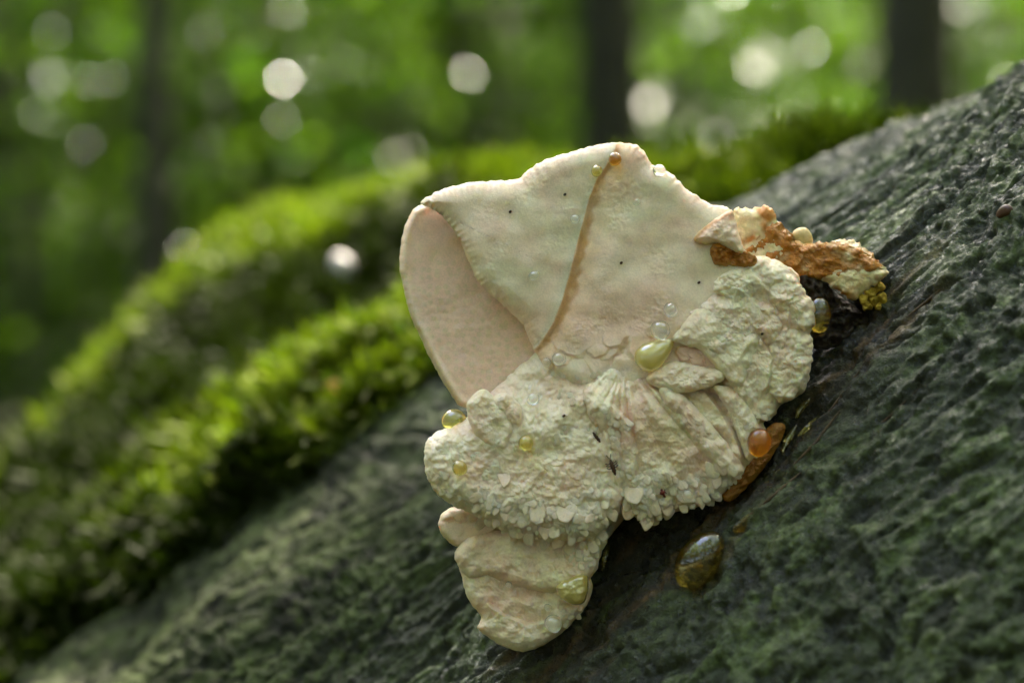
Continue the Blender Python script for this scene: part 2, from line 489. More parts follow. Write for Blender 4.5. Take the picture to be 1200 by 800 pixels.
# moss: leafy shoots growing from the log
def make_moss():
    rng = np.random.default_rng(4)
    # area-weighted cells
    c = co; e1 = np.linalg.norm(c[1:, :-1] - c[:-1, :-1], axis=-1); e2 = np.linalg.norm(c[:-1, 1:] - c[:-1, :-1], axis=-1)
    w = e1 * e2 * (sstep(.42, .62, mk[:-1, :-1]) + .25 * sstep(.16, .42, mk[:-1, :-1])) * ((T > -.65) & (T < .3) & (H > -1.45) & (H < .5))[:-1, :-1]
    w = w * (.12 + sstep(-.3, .3, fbm(a / .022, 1.6 * b / .022, 171, 2))[:-1, :-1])
    w = w.ravel() / w.sum()
    n = 60000
    k = rng.choice(len(w), n, p=w); i = k // (nh - 1); jj = k % (nh - 1)
    base = c[i, jj] + rng.random((n, 1)) * (c[i + 1, jj] - c[i, jj]) + rng.random((n, 1)) * (c[i, jj + 1] - c[i, jj])
    nor = np.cross(c[i + 1, jj] - c[i, jj], c[i, jj + 1] - c[i, jj]); nor /= np.linalg.norm(nor, axis=1)[:, None]
    out = base - (C0 + ((base - C0) @ AX)[:, None] * AX)
    nor *= np.sign((nor * out).sum(1))[:, None]
    moss_dk = np.clip(2.2 * moss_shade(base) + .75 * np.clip(fbm(a[i, jj] / .022, 1.5 * b[i, jj] / .022, 201, 2), -.1, 1), 0, 1)[:, None] * .95  # painted shade of the wall plus random dark patches
    V = []; F = []; CC = []; nv = 0
    up = np.array([0, 0, 1.])
    for lobe in range(3):
        dirs = nor * .6 + up * .45 + rng.normal(0, .55, (n, 3)); dirs /= np.linalg.norm(dirs, axis=1)[:, None]
        L = rng.uniform(.005, .011, (n, 1)) * (1.15 - .12 * lobe)
        sd = np.cross(dirs, rng.normal(0, 1, (n, 3))); sd /= np.linalg.norm(sd, axis=1)[:, None]
        wd = rng.uniform(.0008, .0018, (n, 1))
        bend = rng.normal(0, .003, (n, 3))
        p0 = base - dirs * .002; p1 = base + dirs * L * .5; p2 = base + dirs * L + bend - up * .0015
        V.append(np.stack([p0, p1 - sd * wd, p1 + sd * wd, p2], 1).reshape(-1, 3))
        o = nv + np.arange(n)[:, None] * 4
        F.append(np.concatenate([o + np.array([[0, 1, 2]]), o + np.array([[1, 3, 2]])]))
        tone = (rng.uniform(0, 1, (n, 1)))
        cc = (1 - tone) * np.array([.045, .080, .004]) + tone * np.array([.185, .225, .011])
        cc = cc * (1 - moss_dk) + moss_dk * np.array([.008, .013, .002])
        CC.append(np.repeat(cc, 4, 0)); nv += 4 * n
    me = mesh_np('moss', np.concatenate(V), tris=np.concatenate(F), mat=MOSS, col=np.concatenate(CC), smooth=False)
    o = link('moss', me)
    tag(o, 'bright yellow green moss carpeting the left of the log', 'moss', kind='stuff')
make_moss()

# ------------------------------------------------------------------ the fungus
fungus = bpy.data.objects.new('bracket_fungus', None); COL.objects.link(fungus)
tag(fungus, 'pale cream and pink ruffled bracket fungus growing from the wet log', 'fungus')
CREAM = np.array([.98, .79, .645]); PINK = np.array([.98, .605, .525]); GREENISH = np.array([.96, .82, .60])
YEL = np.array([.58, .48, .14]); BROWN = np.array([.46, .15, .015]); DBROWN = np.array([.10, .038, .012]); GREY = np.array([.52, .47, .39])
FV = []; FF = []; FO = []; fcount = 0

def plate(name, pts, ctr, base, tilt=(0, 0), bulge=3., edge=18., thick=5., jag=1.0, jagf=9., disp=None, tint=None, N=260, M=60, mat=None, seed=0, edgetint=.35, dish=0., sink=None):
    """a lobe of fungus: pts = outline in photo pixels, base/bulge/thick in mm, tilt in mm per 100 px (x, y)"""
    global fcount
    ol, per = smooth_closed(pts, N)
    s = np.arange(N) / N * per
    nx = np.roll(ol, -1, 0) - np.roll(ol, 1, 0); nx = np.stack([nx[:, 1], -nx[:, 0]], -1); nx /= np.linalg.norm(nx, axis=1)[:, None] + 1e-9
    jn = vn(ol[:, 0] / jagf, ol[:, 1] / jagf, seed + 3) + .5 * vn(ol[:, 0] / (jagf * .45), ol[:, 1] / (jagf * .45), seed + 4)
    ol = ol + nx * (jag * jn)[:, None]
    ctr = np.array(ctr, float)
    kk = np.r_[np.linspace(0.004, .8, int(M * .72), endpoint=False), 1 - .2 * (1 - np.linspace(0, 1, M - int(M * .72))) ** 1.6]
    R = np.linalg.norm(ol - ctr, axis=1)
    x = ctr[0] + kk[:, None] * (ol[:, 0] - ctr[0]); y = ctr[1] + kk[:, None] * (ol[:, 1] - ctr[1])
    # distance to the outline (nearest of a decimated ring)
    dd = (1 - kk)[:, None] * R[None]
    step = max(1, N // 140)
    dec = ol[::step]
    best = np.full(x.shape, 1e9)
    for qx, qy in dec: best = np.minimum(best, (x - qx) ** 2 + (y - qy) ** 2)
    d = np.minimum(np.sqrt(best), dd); d = np.where(kk[:, None] >= 1, 0, d)
    prof = np.sqrt(np.clip(1 - (1 - np.clip(d / edge, 0, 1)) ** 2, 0, 1))
    bb = base + tilt[0] * (x - ctr[0]) / 100 + tilt[1] * (y - ctr[1]) / 100
    hd = (disp(x, y, d) if disp is not None else 0) * np.clip(d / 3., 0, 1)
    front = bb - bulge * prof - hd + dish * (1 - (1 - kk[:, None]) ** 0) * 0
    if sink is not None: front = front + sink(x, y)
    if dish: front = front + dish * sstep(0, 60, d)
    kb = np.linspace(1, 0.004, 10)[1:]
    xb = ctr[0] + kb[:, None] * (ol[:, 0] - ctr[0]); yb = ctr[1] + kb[:, None] * (ol[:, 1] - ctr[1])
    back = base + tilt[0] * (xb - ctr[0]) / 100 + tilt[1] * (yb - ctr[1]) / 100 + thick * np.sqrt(1 - kb[:, None] ** 2)
    xx = np.r_[x, xb]; yy = np.r_[y, yb]; dep = np.r_[front, back] / 1000
    co = P(xx, yy, dep).reshape(-1, 3)
    t = tint(x, y, d) if tint is not None else np.broadcast_to(CREAM, x.shape + (3,))
    if edgetint:
        e = (edgetint * np.exp(-(d / 3.5) ** 2) * (.6 + .5 * vn(x / 25, y / 25, seed + 9)))[..., None]
        t = t * (1 - e) + e * YEL
    tb = np.broadcast_to(GREY, xb.shape + (3,))
    cl = np.r_[t, tb].reshape(-1, 3)
    rows = len(kk) + len(kb)
    qd = grid_quads(rows, N, wrap=True)
    jj = np.arange(N)
    n0 = len(co); co = np.r_[co, co[:N].mean(0)[None], co[-N:].mean(0)[None]]; cl = np.r_[cl, cl[:N].mean(0)[None], cl[-N:].mean(0)[None]]
    tri = np.r_[np.stack([np.full(N, n0), (jj + 1) % N, jj], -1), np.stack([np.full(N, n0 + 1), (rows - 1) * N + jj, (rows - 1) * N + (jj + 1) % N], -1)]
    o = link(name, mesh_np(name, co, qd, tri, mat or FLESH, cl), fungus)
    nf = len(kk) * N
    FV.append(co[:nf]); FF.append(qd[:(len(kk) - 1) * N] + fcount); FO.append(o); fcount += nf
    return o

def shade(x, y, seed, pink=.5, green=.5, base=CREAM):
    p = np.clip(1.35 * pink * (.5 + 1.0 * fbm(x / 60, y / 60, seed, 3)), 0, 1)[..., None]
    g = np.clip(.55 * green * (.4 + .8 * fbm(x / 55, y / 55, seed + 20, 3)), 0, 1)[..., None]
    c = base * (1 - p) + PINK * p
    return c * (1 - g) + GREENISH * g

def rough(x, y, amp, size, seed):       # soft granular skin
    return amp * fbm(x / size, y / size, seed, 4, .55)

def shingle(x, y, cell, amp, seed, ang=0.):
    """overlapping petal-like scales whose free edge points along ang (0 = down the picture)"""
    c, s_ = math.cos(ang), math.sin(ang)
    u = (x * c + y * s_) / cell; v = (-x * s_ + y * c) / cell
    u = u + .45 * vn(u * .7, v * .7, seed + 5) + .12 * vn(u * 3, v * 3, seed + 8); v = v + .45 * vn(u * .7, v * .7, seed + 6) + .12 * vn(u * 3, v * 3, seed + 9)
    i = np.floor(u); j = np.floor(v); best = np.full(np.shape(u), -9.0)
    for a in (-1, 0, 1):
        for b in (-2, -1, 0, 1):
            r1 = hsh(i + a, j + b, seed); r2 = hsh(i + a, j + b, seed + 7); r3 = hsh(i + a, j + b, seed + 13); r4 = hsh(i + a, j + b, seed + 19)
            dx = u - (i + a + .1 + .8 * r1); dy = v - (j + b + .1 + .8 * r2)
            dx, dy = dx + (r4 - .5) * .8 * dy, dy - (r4 - .5) * .8 * dx
            r = np.hypot(dx / (.55 + .45 * r3), dy / (.7 + .4 * r1))
            hc = .55 * dy + .55 * r3 - .25 * dx * dx - 3.5 * np.clip(r - .72, 0, 9)
            best = np.maximum(best, hc)
    on = sstep(-.55, .35, fbm(x / (cell * 3.2), y / (cell * 3.2), seed + 31, 2))
    return amp * best * (.25 + .75 * on)

def ledge(x, y, line, w, h, rim=.25):
    """a step: ground to the right of the line lies lower by h mm and rises back over w px"""
    d, s, al = seg_dist(x, y, line)
    fade = sstep(0, .08, al) * sstep(0, .08, 1 - al)
    sd = d * s
    f = np.where(sd > 0, -h * np.exp(-sd / w) * sstep(0, 4.0, sd), rim * h * np.exp(-(d / (w * .6)) ** 2))
    return f * fade

# core that ties the lobes to the log
plate('core', [(660, 330), (760, 290), (860, 300), (925, 345), (935, 440), (895, 520), (840, 575), (750, 595), (700, 650), (660, 730), (610, 735), (565, 690), (545, 620), (540, 540), (590, 460)],
      (730, 480), 9, bulge=4, edge=30, thick=16, tint=lambda x, y, d: shade(x, y, 2, .6, .2, GREY), N=160, M=30, seed=1)

# pink underside of the fold
def d_pink(x, y, d):
    f1, f2, *_ = worley(x / 9, y / 9, 5)
    return .16 * (.5 - f1) * sstep(300, 360, y) + .25 * fbm(x / 40, y / 40, 8, 2) + .9 * np.exp(-((d - 5) / 5) ** 2)
def t_pink(x, y, d):
    f1, f2, *_ = worley(x / 10, y / 10, 5)
    k = np.clip(.65 * sstep(.40, .22, f1) * sstep(260, 330, y) + .25 * fbm(x / 40, y / 40, 6), 0, 1)[..., None]
    c = (.75 * PINK + .25 * CREAM) * (1 - k) + np.array([.84, .62, .45]) * k
    e = np.exp(-(d / 12) ** 2)[..., None] * .5
    return c * (1 - e) + CREAM * e
plate('folded_underside', [(492, 240), (480, 252), (472, 275), (468, 305), (471, 330), (480, 366), (496, 403), (511, 433), (526, 458), (547, 478), (600, 460), (650, 430), (655, 380), (610, 330), (565, 285), (535, 252), (510, 236)],
      (560, 370), 7.0, tilt=(-2.2, -1.8), bulge=2.6, edge=16, thick=4, jag=1.0, disp=d_pink, tint=t_pink, N=420, M=110, seed=2, edgetint=.45, dish=.7)

# big pale fan with the brown crack
CRACK = [(724, 166), (716, 185), (700, 208), (690, 232), (684, 255), (676, 285), (668, 318), (659, 350), (648, 378), (634, 400), (624, 412)]
CRE1 = [(690, 392), (704, 372), (722, 356), (738, 342), (746, 320), (752, 300)]
def d_fan(x, y, d):
    cd, s, al = seg_dist(x, y, CRACK); sd = cd * s
    w = 15 + 7 * np.sin(al * 7) ** 2
    g = np.where(sd > 0, -.4 * np.exp(-((sd - 6) / (.6 * w)) ** 2) * sstep(-1, 7, sd), -.10 * np.exp(-(cd / 5) ** 2)) * (sstep(0, .1, al) * .75 + .25)
    h = g + .45 * fbm(x / 45, y / 45, 12, 2) + rough(x, y, .09, 6, 14) * (.2 + sstep(0, .6, vn(x / 50, y / 50, 15)))
    an = np.arctan2(y - 470, x - 690); h = h + 1.3 * vn(an * 2.6, np.hypot(x - 690, y - 470) / 150, 16) * sstep(60, 160, np.hypot(x - 690, y - 470))
    h = h + .9 * np.exp(-((x - 590) / 40) ** 2 - ((y - 300) / 70) ** 2)
    teeth = np.exp(-(d / 7) ** 2) * (.22 * sstep(235, 212, y)) * vn(x / 5, y / 5, 19)
    low = sstep(370, 420, y) * shingle(x, y, 26, .9, 23)
    return h + teeth + low
def t_fan(x, y, d):
    cd, s, al = seg_dist(x, y, CRACK); sd = cd * s
    c = shade(x, y, 30, .35, .45)
    pk = np.clip(np.exp(-(((x - 740) / 75) ** 2 + ((y - 375) / 60) ** 2)) * 1.0 + .5 * np.exp(-(((x - 630) / 45) ** 2 + ((y - 370) / 40) ** 2)), 0, 1)[..., None] * .75
    c = c * (1 - pk) + PINK * pk
    w = (4 + 8 * np.sin(al * 2.7 + .1)) * (1 + .45 * vn(y / 12, x / 30, 33))
    b = (sstep(-1, 2, sd) * (1 - sstep(w * .7, w * 1.3, sd)) * sstep(.02, .2, al) * (1 - sstep(.94, 1, al)))[..., None]
    bb = b * (.62 + .3 * sstep(-.2, .3, vn(x / 14, y / 20, 35)))[..., None]
    c = c * (1 - bb) + BROWN * bb
    halo = (.5 * np.exp(-(cd / 26) ** 2) * (sd > 0))[..., None]
    c = c * (1 - halo) + np.array([.84, .52, .28]) * halo
    tip = np.exp(-(((x - 722) / 4) ** 2 + ((y - 176) / 9) ** 2))[..., None] * .8
    c = c * (1 - tip) + BROWN * tip
    wh = (.5 * np.exp(-(cd / 9) ** 2) * (sd < 0))[..., None]
    c = c * (1 - wh) + np.array([.70, .70, .60]) * wh
    return c
plate('fan_cap', [(494, 238), (504, 229), (522, 221), (545, 215), (575, 212), (606, 210), (618, 200), (640, 187), (665, 179), (695, 171), (722, 167), (744, 170), (757, 180), (764, 192), (778, 199), (792, 208), (803, 221), (815, 228), (832, 239), (852, 243),
     (860, 256), (868, 285), (880, 310), (882, 350), (860, 400), (815, 440), (750, 462), (690, 460), (645, 440), (622, 402), (611, 379), (588, 356), (563, 334), (549, 306), (540, 284), (526, 262), (510, 246)],
     (688, 332), 0, tilt=(-1.6, -1.2), bulge=3.6, edge=22, thick=5, jag=1.3, jagf=7, disp=d_fan, tint=t_fan, N=760, M=190, seed=3, edgetint=.22)

# tail of old brown flesh behind on the right
def t_tail(br, seed):
    def f(x, y, d):
        k = sstep(-.35, .45, fbm(x / 34, y / 26, seed, 3) + br)[..., None]
        return np.array([.90, .71, .46]) * (1 - k) + np.array([.55, .20, .03]) * k
    return f
plate('old_cap_block', [(858, 250), (880, 244), (900, 241), (908, 250), (914, 270), (925, 288), (915, 310), (870, 306)], (888, 276), 6, bulge=3, edge=12, thick=7, jag=2.2, jagf=6, disp=lambda x, y, d: rough(x, y, .35, 16, 41), tint=t_tail(-.22, 42), N=150, M=40, seed=5)
plate('brown_flesh', [(866, 292), (886, 268), (905, 258), (920, 266), (934, 281), (950, 285), (968, 284), (1000, 288), (1030, 306), (1036, 318), (1005, 326), (980, 328), (955, 328), (930, 332), (905, 320), (880, 310)], (940, 303), 6, bulge=3, edge=9, thick=6, jag=2.4, jagf=6, disp=lambda x, y, d: rough(x, y, .8, 16, 43), tint=t_tail(.45, 44), N=200, M=44, mat=WET, seed=6)
plate('knob', [(928, 275), (934, 268), (944, 267), (951, 274), (952, 286), (944, 292), (932, 290)], (940, 280), 8, bulge=2.0, edge=10, thick=4, jag=.4, tint=lambda x, y, d: np.broadcast_to(np.array([.66, .50, .25]), x.shape + (3,)), N=60, M=20, seed=7)
plate('crust_ridge', [(965, 292), (975, 283), (990, 280), (1008, 286), (1022, 298), (1034, 312), (1020, 318), (995, 314), (972, 310)], (995, 299), 8, bulge=3.5, edge=9, thick=6, jag=2.4, jagf=6, disp=lambda x, y, d: rough(x, y, .7, 14, 45) + ledge(x, y, [(968, 290), (988, 286), (1010, 292)], 8, 1.2), tint=t_tail(.12, 46), N=150, M=36, mat=WET, seed=8)
plate('white_shelf', [(962, 322), (980, 312), (1000, 306), (1020, 310), (1042, 318), (1030, 330), (1012, 343), (1000, 352), (985, 342), (970, 334)], (1000, 326), 5, bulge=2.2, edge=12, thick=5, jag=2.4, jagf=6, disp=lambda x, y, d: rough(x, y, .4, 16, 47), tint=t_tail(-.15, 48), N=140, M=34, seed=9)

# right flap and its brown hollow
plate('brown_hollow', [(832, 292), (842, 284), (860, 290), (885, 300), (884, 312), (860, 312), (838, 310)], (856, 299), -5.5, bulge=1, edge=6, thick=3, jag=1, jagf=6, disp=lambda x, y, d: rough(x, y, .8, 8, 49), tint=lambda x, y, d: np.broadcast_to(BROWN * 1.0, x.shape + (3,)), N=90, M=24, mat=WET, seed=10)
plate('flap', [(812, 280), (828, 264), (846, 251), (857, 246), (862, 256), (865, 272), (871, 290), (868, 297), (852, 290), (838, 284), (826, 286)], (846, 274), -5.4, tilt=(-2, -2), bulge=2.4, edge=12, thick=3, jag=.7, jagf=8, disp=lambda x, y, d: rough(x, y, .4, 14, 51),
      tint=lambda x, y, d: shade(x, y, 52, .3, .4) * (1 - (.75 * np.exp(-(seg_dist(x, y, [(812, 282), (830, 264), (857, 249)])[0] / 3) ** 2))[..., None]) + BROWN * (.75 * np.exp(-(seg_dist(x, y, [(812, 282), (830, 264), (857, 249)])[0] / 3) ** 2))[..., None], N=150, M=40, seed=11)

# ruffled mass on the right
RUF = [[(845, 330), (870, 340), (890, 360), (900, 385)], [(880, 318), (905, 345), (912, 372)], [(905, 330), (925, 360), (922, 395), (912, 425)], [(890, 395), (905, 420), (900, 450), (890, 470)]]
def d_ruf(x, y, d):
    h = rough(x, y, .8, 26, 55) + shingle(x, y, 26, .7, 57, -.6) + rough(x, y, .15, 7, 58)
    for l in RUF: h = h + ledge(x, y, l, 11, 1.5)
    return h
def t_ruf(x, y, d):
    c = shade(x, y, 60, .35, .65)
    p = np.exp(-(((x - 905) / 18) ** 2 + ((y - 380) / 24) ** 2))[..., None] * .6
    return c * (1 - p) + PINK * p
plate('ruffled_lobe', [(800, 368), (812, 352), (830, 338), (845, 320), (868, 308), (890, 300), (910, 304), (930, 316), (938, 330), (942, 345), (953, 358), (956, 372), (950, 390), (953, 405), (947, 425), (949, 440), (938, 462), (915, 474), (908, 486), (885, 500), (860, 480), (840, 440), (815, 400)],
      (880, 395), -3.0, tilt=(3.5, 0), bulge=4.0, edge=24, thick=7, jag=2.4, jagf=11, disp=d_ruf, tint=t_ruf, N=460, M=110, seed=12, sink=lambda x, y: 4.0 * sstep(55, 0, (x - 800) * .75 + (y - 345) * .45 ))

for k, (ol, c, b) in enumerate([([(836, 332), (858, 317), (888, 309), (906, 322), (898, 342), (868, 352), (842, 347)], (870, 332), -5.2),
                            ([(894, 332), (922, 320), (940, 338), (954, 362), (946, 388), (926, 376), (906, 358)], (924, 352), -4.0),
                            ([(902, 398), (928, 384), (951, 396), (950, 430), (936, 460), (912, 471), (898, 440)], (926, 428), -4.2),
                            ([(884, 352), (904, 356), (918, 372), (914, 398), (896, 402), (884, 384)], (900, 378), -4.9)]):
    plate('ruffle', ol, c, b, tilt=(3.0, -1.0), bulge=2.0, edge=16, thick=3, jag=2.4, jagf=8, disp=lambda x, y, d, k=k: rough(x, y, .7, 18, 131 + k) + shingle(x, y, 16, .5, 141 + k, -.6), tint=lambda x, y, d, k=k: shade(x, y, 151 + k, .35 if k < 3 else 1.0, .5), N=150, M=40, seed=40 + k, edgetint=.15)

# central mass with folds and a fringe of teeth
def d_mid(x, y, d):
    an = np.arctan2(y - 415, x - 735); r = np.hypot(x - 735, y - 415)
    f = vn(an * 5.5 + .004 * r, r / 160, 63)
    h = 1.7 * np.abs(f) * sstep(20, 60, r) + rough(x, y, .65, 26, 65) + rough(x, y, .12, 7, 66)
    h = h + shingle(x, y, 30, 1.0, 67, -.5) * (sstep(530, 575, y - .25 * (x - 780)) + .2)
    h = h + ledge(x, y, [(770, 452), (800, 472), (828, 500), (850, 535)], 13, 2.0) + ledge(x, y, [(822, 455), (842, 480), (862, 515), (872, 545)], 12, 1.8)
    h = h + ledge(x, y, [(712, 470), (735, 495), (745, 530), (742, 560)], 12, 1.4) + ledge(x, y, [(690, 480), (705, 520), (718, 560)], 9, 1.2)
    return h
def t_mid(x, y, d):
    c = shade(x, y, 70, .45, .4)
    g = np.exp(-(((x - 790) / 30) ** 2 + ((y - 505) / 35) ** 2))[..., None] * .35
    c = c * (1 - g) + np.array([.60, .55, .26]) * g
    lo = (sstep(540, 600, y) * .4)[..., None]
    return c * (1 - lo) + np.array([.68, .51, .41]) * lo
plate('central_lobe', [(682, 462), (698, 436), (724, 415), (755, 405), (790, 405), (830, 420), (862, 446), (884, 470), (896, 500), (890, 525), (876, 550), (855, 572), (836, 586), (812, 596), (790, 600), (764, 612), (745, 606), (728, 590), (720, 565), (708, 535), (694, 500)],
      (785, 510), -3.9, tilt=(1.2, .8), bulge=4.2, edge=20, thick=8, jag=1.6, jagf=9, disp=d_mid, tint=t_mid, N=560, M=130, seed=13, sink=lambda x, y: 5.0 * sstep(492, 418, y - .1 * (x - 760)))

plate('smooth_shelf', [(788, 398), (800, 380), (816, 363), (836, 362), (856, 366), (880, 380), (890, 396), (886, 414), (878, 432), (870, 452), (856, 448), (840, 432), (822, 412), (805, 405)], (846, 400), -6.6, tilt=(1.5, -2.0), bulge=2.0, edge=16, thick=3, jag=.9, jagf=10,
      disp=lambda x, y, d: rough(x, y, .5, 22, 75) + ledge(x, y, [(884, 400), (872, 410), (862, 430)], 10, .6), tint=lambda x, y, d: shade(x, y, 76, .25, .7), N=220, M=60, seed=14, edgetint=.3)
plate('pink_hollow', [(792, 408), (812, 404), (835, 410), (848, 422), (846, 436), (820, 432), (798, 424)], (822, 420), -6.0, bulge=1.0, edge=8, thick=3, jag=.8, jagf=6, disp=lambda x, y, d: shingle(x, y, 9, .7, 77), tint=lambda x, y, d: np.broadcast_to(PINK * .95, x.shape + (3,)), N=120, M=34, seed=15, edgetint=0)
plate('lower_shelf', [(758, 446), (766, 432), (784, 424), (806, 424), (828, 430), (850, 432), (846, 446), (826, 455), (804, 460), (780, 458)], (806, 442), -6.9, tilt=(0, -4), bulge=2.0, edge=12, thick=3, jag=.8, jagf=9, disp=lambda x, y, d: rough(x, y, .5, 16, 79), tint=lambda x, y, d: shade(x, y, 80, .3, .6), N=180, M=46, seed=16, edgetint=.3)
plate('fold_rib', [(772, 455), (786, 452), (808, 470), (836, 500), (862, 532), (872, 552), (860, 560), (842, 548), (818, 522), (796, 494), (780, 474)], (822, 508), -7.6, tilt=(1.5, -1.0), bulge=1.7, edge=14, thick=3, jag=.8, jagf=8, disp=lambda x, y, d: rough(x, y, .5, 14, 81), tint=lambda x, y, d: shade(x, y, 82, .5, .35), N=180, M=40, seed=17, edgetint=.1)
plate('fold_rib', [(836, 452), (856, 454), (874, 472), (888, 496), (890, 520), (878, 540), (868, 520), (858, 492), (846, 470)], (868, 494), -6.8, tilt=(2, -1.0), bulge=1.6, edge=14, thick=3, jag=.8, jagf=8, disp=lambda x, y, d: rough(x, y, .5, 14, 83), tint=lambda x, y, d: shade(x, y, 84, .5, .35), N=160, M=40, seed=18, edgetint=.1)

# lower left lobes
def d_low(x, y, d):
    dn = sstep(450, 600, y)
    return shingle(x, y, 11, .48, 87) * (.25 + .75 * dn) + rough(x, y, 1.0, 40, 88) + rough(x, y, .10, 6, 89) + ledge(x, y, [(690, 450), (700, 490), (712, 530), (718, 570)], 10, -1.0)
def t_low(x, y, d):
    c = shade(x, y, 90, .4, .5)
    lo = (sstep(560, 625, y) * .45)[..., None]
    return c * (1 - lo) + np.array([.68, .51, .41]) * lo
plate('bottom_lobe', [(538, 660), (546, 650), (570, 652), (600, 655), (640, 655), (680, 662), (694, 684), (688, 708), (672, 728), (652, 746), (632, 758), (612, 763), (590, 757), (572, 746), (560, 736), (563, 720), (548, 700)], (615, 712), .6, tilt=(-.5, -2), bulge=3.6, edge=14, thick=7, jag=1.0, jagf=10,
      disp=lambda x, y, d: rough(x, y, .8, 24, 97) + shingle(x, y, 15, .6, 98) * sstep(640, 700, x) + ledge(x, y, [(568, 705), (590, 722), (620, 732), (650, 728)], 10, 1.6), tint=lambda x, y, d: shade(x, y, 99, .55, .25), N=300, M=80, seed=21, edgetint=.3)
plate('side_ledge', [(514, 612), (522, 598), (545, 592), (580, 600), (585, 625), (560, 636), (535, 640), (520, 628)], (548, 616), 2.0, bulge=3.2, edge=10, thick=5, jag=.9, jagf=8, disp=lambda x, y, d: shingle(x, y, 13, .6, 101), tint=lambda x, y, d: shade(x, y, 102, .5, .3), N=140, M=40, seed=22, edgetint=.7)
plate('under_lobe', [(534, 646), (546, 630), (575, 622), (620, 616), (670, 612), (706, 610), (712, 630), (704, 652), (694, 676), (672, 690), (648, 694), (622, 692), (596, 684), (572, 676), (550, 676), (538, 664)], (625, 652), -.6, tilt=(-.6, -2), bulge=3.8, edge=14, thick=7, jag=1.3, jagf=10,
      disp=lambda x, y, d: rough(x, y, .8, 28, 103) + shingle(x, y, 15, 1.0, 104) * (.15 + .85 * sstep(600, 680, x)), tint=lambda x, y, d: shade(x, y, 105, .55, .3), N=340, M=90, seed=23, edgetint=.15)
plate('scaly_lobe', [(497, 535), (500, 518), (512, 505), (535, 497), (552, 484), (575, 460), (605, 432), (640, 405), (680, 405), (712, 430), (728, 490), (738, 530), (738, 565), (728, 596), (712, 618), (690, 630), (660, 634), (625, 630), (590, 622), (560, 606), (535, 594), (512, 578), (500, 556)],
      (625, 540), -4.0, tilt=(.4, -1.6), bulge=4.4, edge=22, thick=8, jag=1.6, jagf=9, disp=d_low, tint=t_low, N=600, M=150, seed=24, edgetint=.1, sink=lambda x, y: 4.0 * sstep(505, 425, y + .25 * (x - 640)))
plate('petal', [(547, 474), (556, 461), (568, 456), (582, 468), (596, 486), (602, 503), (596, 524), (584, 530), (570, 523), (556, 508), (549, 492)], (576, 494), -6.8, tilt=(1.5, -1.5), bulge=2.2, edge=11, thick=3, jag=.6, jagf=9, disp=lambda x, y, d: rough(x, y, .5, 18, 111), tint=lambda x, y, d: shade(x, y, 112, .35, .55), N=150, M=44, seed=25, edgetint=.1)
plate('petal', [(574, 470), (588, 460), (602, 466), (612, 482), (610, 500), (598, 498), (586, 488)], (596, 480), -6.4, tilt=(1.5, -1.5), bulge=2.0, edge=10, thick=3, jag=.6, jagf=9, disp=lambda x, y, d: rough(x, y, .5, 14, 113), tint=lambda x, y, d: shade(x, y, 114, .5, .35), N=110, M=34, seed=26, edgetint=0)
plate('petal', [(504, 540), (512, 515), (530, 508), (560, 520), (590, 532), (600, 548), (594, 568), (570, 566), (540, 560), (515, 556)], (550, 538), -6.2, tilt=(.5, -2.0), bulge=2.2, edge=12, thick=3, jag=.9, jagf=9, disp=lambda x, y, d: rough(x, y, .6, 20, 115), tint=lambda x, y, d: shade(x, y, 116, .3, .6), N=170, M=44, seed=27, edgetint=0)

FBVH = BVHTree.FromPolygons(np.concatenate(FV).tolist(), np.concatenate(FF).tolist())
FSTART = np.cumsum([0] + [len(f) for f in FF])[:-1]
def on_fungus(px, py):
    d = (pv(px, py, 0) - EYE).normalized()
    h = FBVH.ray_cast(EYE, d)
    if h[0] is None: return None, None
    return h[0], (h[1] if h[1].dot(d) < 0 else -h[1])

# separate scales and teeth
def scale_mesh(k):
    """a thin angular flake with a free lower edge"""
    rng = np.random.default_rng(100 + k)
    m = int(rng.integers(5, 8)); ca = np.sort((np.arange(m) + rng.uniform(-.3, .3, m)) / m * 2 * np.pi); cr_ = rng.uniform(.75, 1.15, m)
    if k % 3 == 1: cr_[np.argmin(np.abs(ca - np.pi))] = 1.2
    cx = cr_ * np.sin(ca); cyy = cr_ * np.cos(ca)
    cx = np.r_[cx, cx[0]]; cyy = np.r_[cyy, cyy[0]]
    n = 18; u = np.linspace(0, m, n, endpoint=False)
    ox = np.interp(u, np.arange(m + 1), cx) * (.75 + .2 * rng.random()); oy = np.interp(u, np.arange(m + 1), cyy)
    ox = .7 * ox + .15 * (np.roll(ox, 1) + np.roll(ox, -1)); oy = .7 * oy + .15 * (np.roll(oy, 1) + np.roll(oy, -1))
    rows = []
    tx, ty = rng.normal(0, .10, 2)
    for f, h in ((.4, .15), (.86, .14), (.965, .11), (1.0, .03), (.97, -.14), (.75, -.4)):
        x = ox * f; y = oy * f
        z = h + tx * x + ty * y - .10 * x * x + .035 * rng.normal(0, 1, n) * (f < .9)
        rows.append(np.stack([x, y, z], -1))
    co = np.r_[np.concatenate(rows), [[0, 0, .17]]]
    qd = grid_quads(6, n, True)
    tri = np.stack([np.full(n, 6 * n), (np.arange(n) + 1) % n, np.arange(n)], -1)
    c = CREAM * .7 + GREENISH * .1 + PINK * .2; c = c * rng.uniform(.82, .95)
    if k % 3 == 0: c = c * .6 + PINK * .4
    return mesh_np('scale', co, qd[:, ::-1], tri[:, ::-1], FLESH, np.tile(c, (len(co), 1)))
SCM = [scale_mesh(k) for k in range(14)]
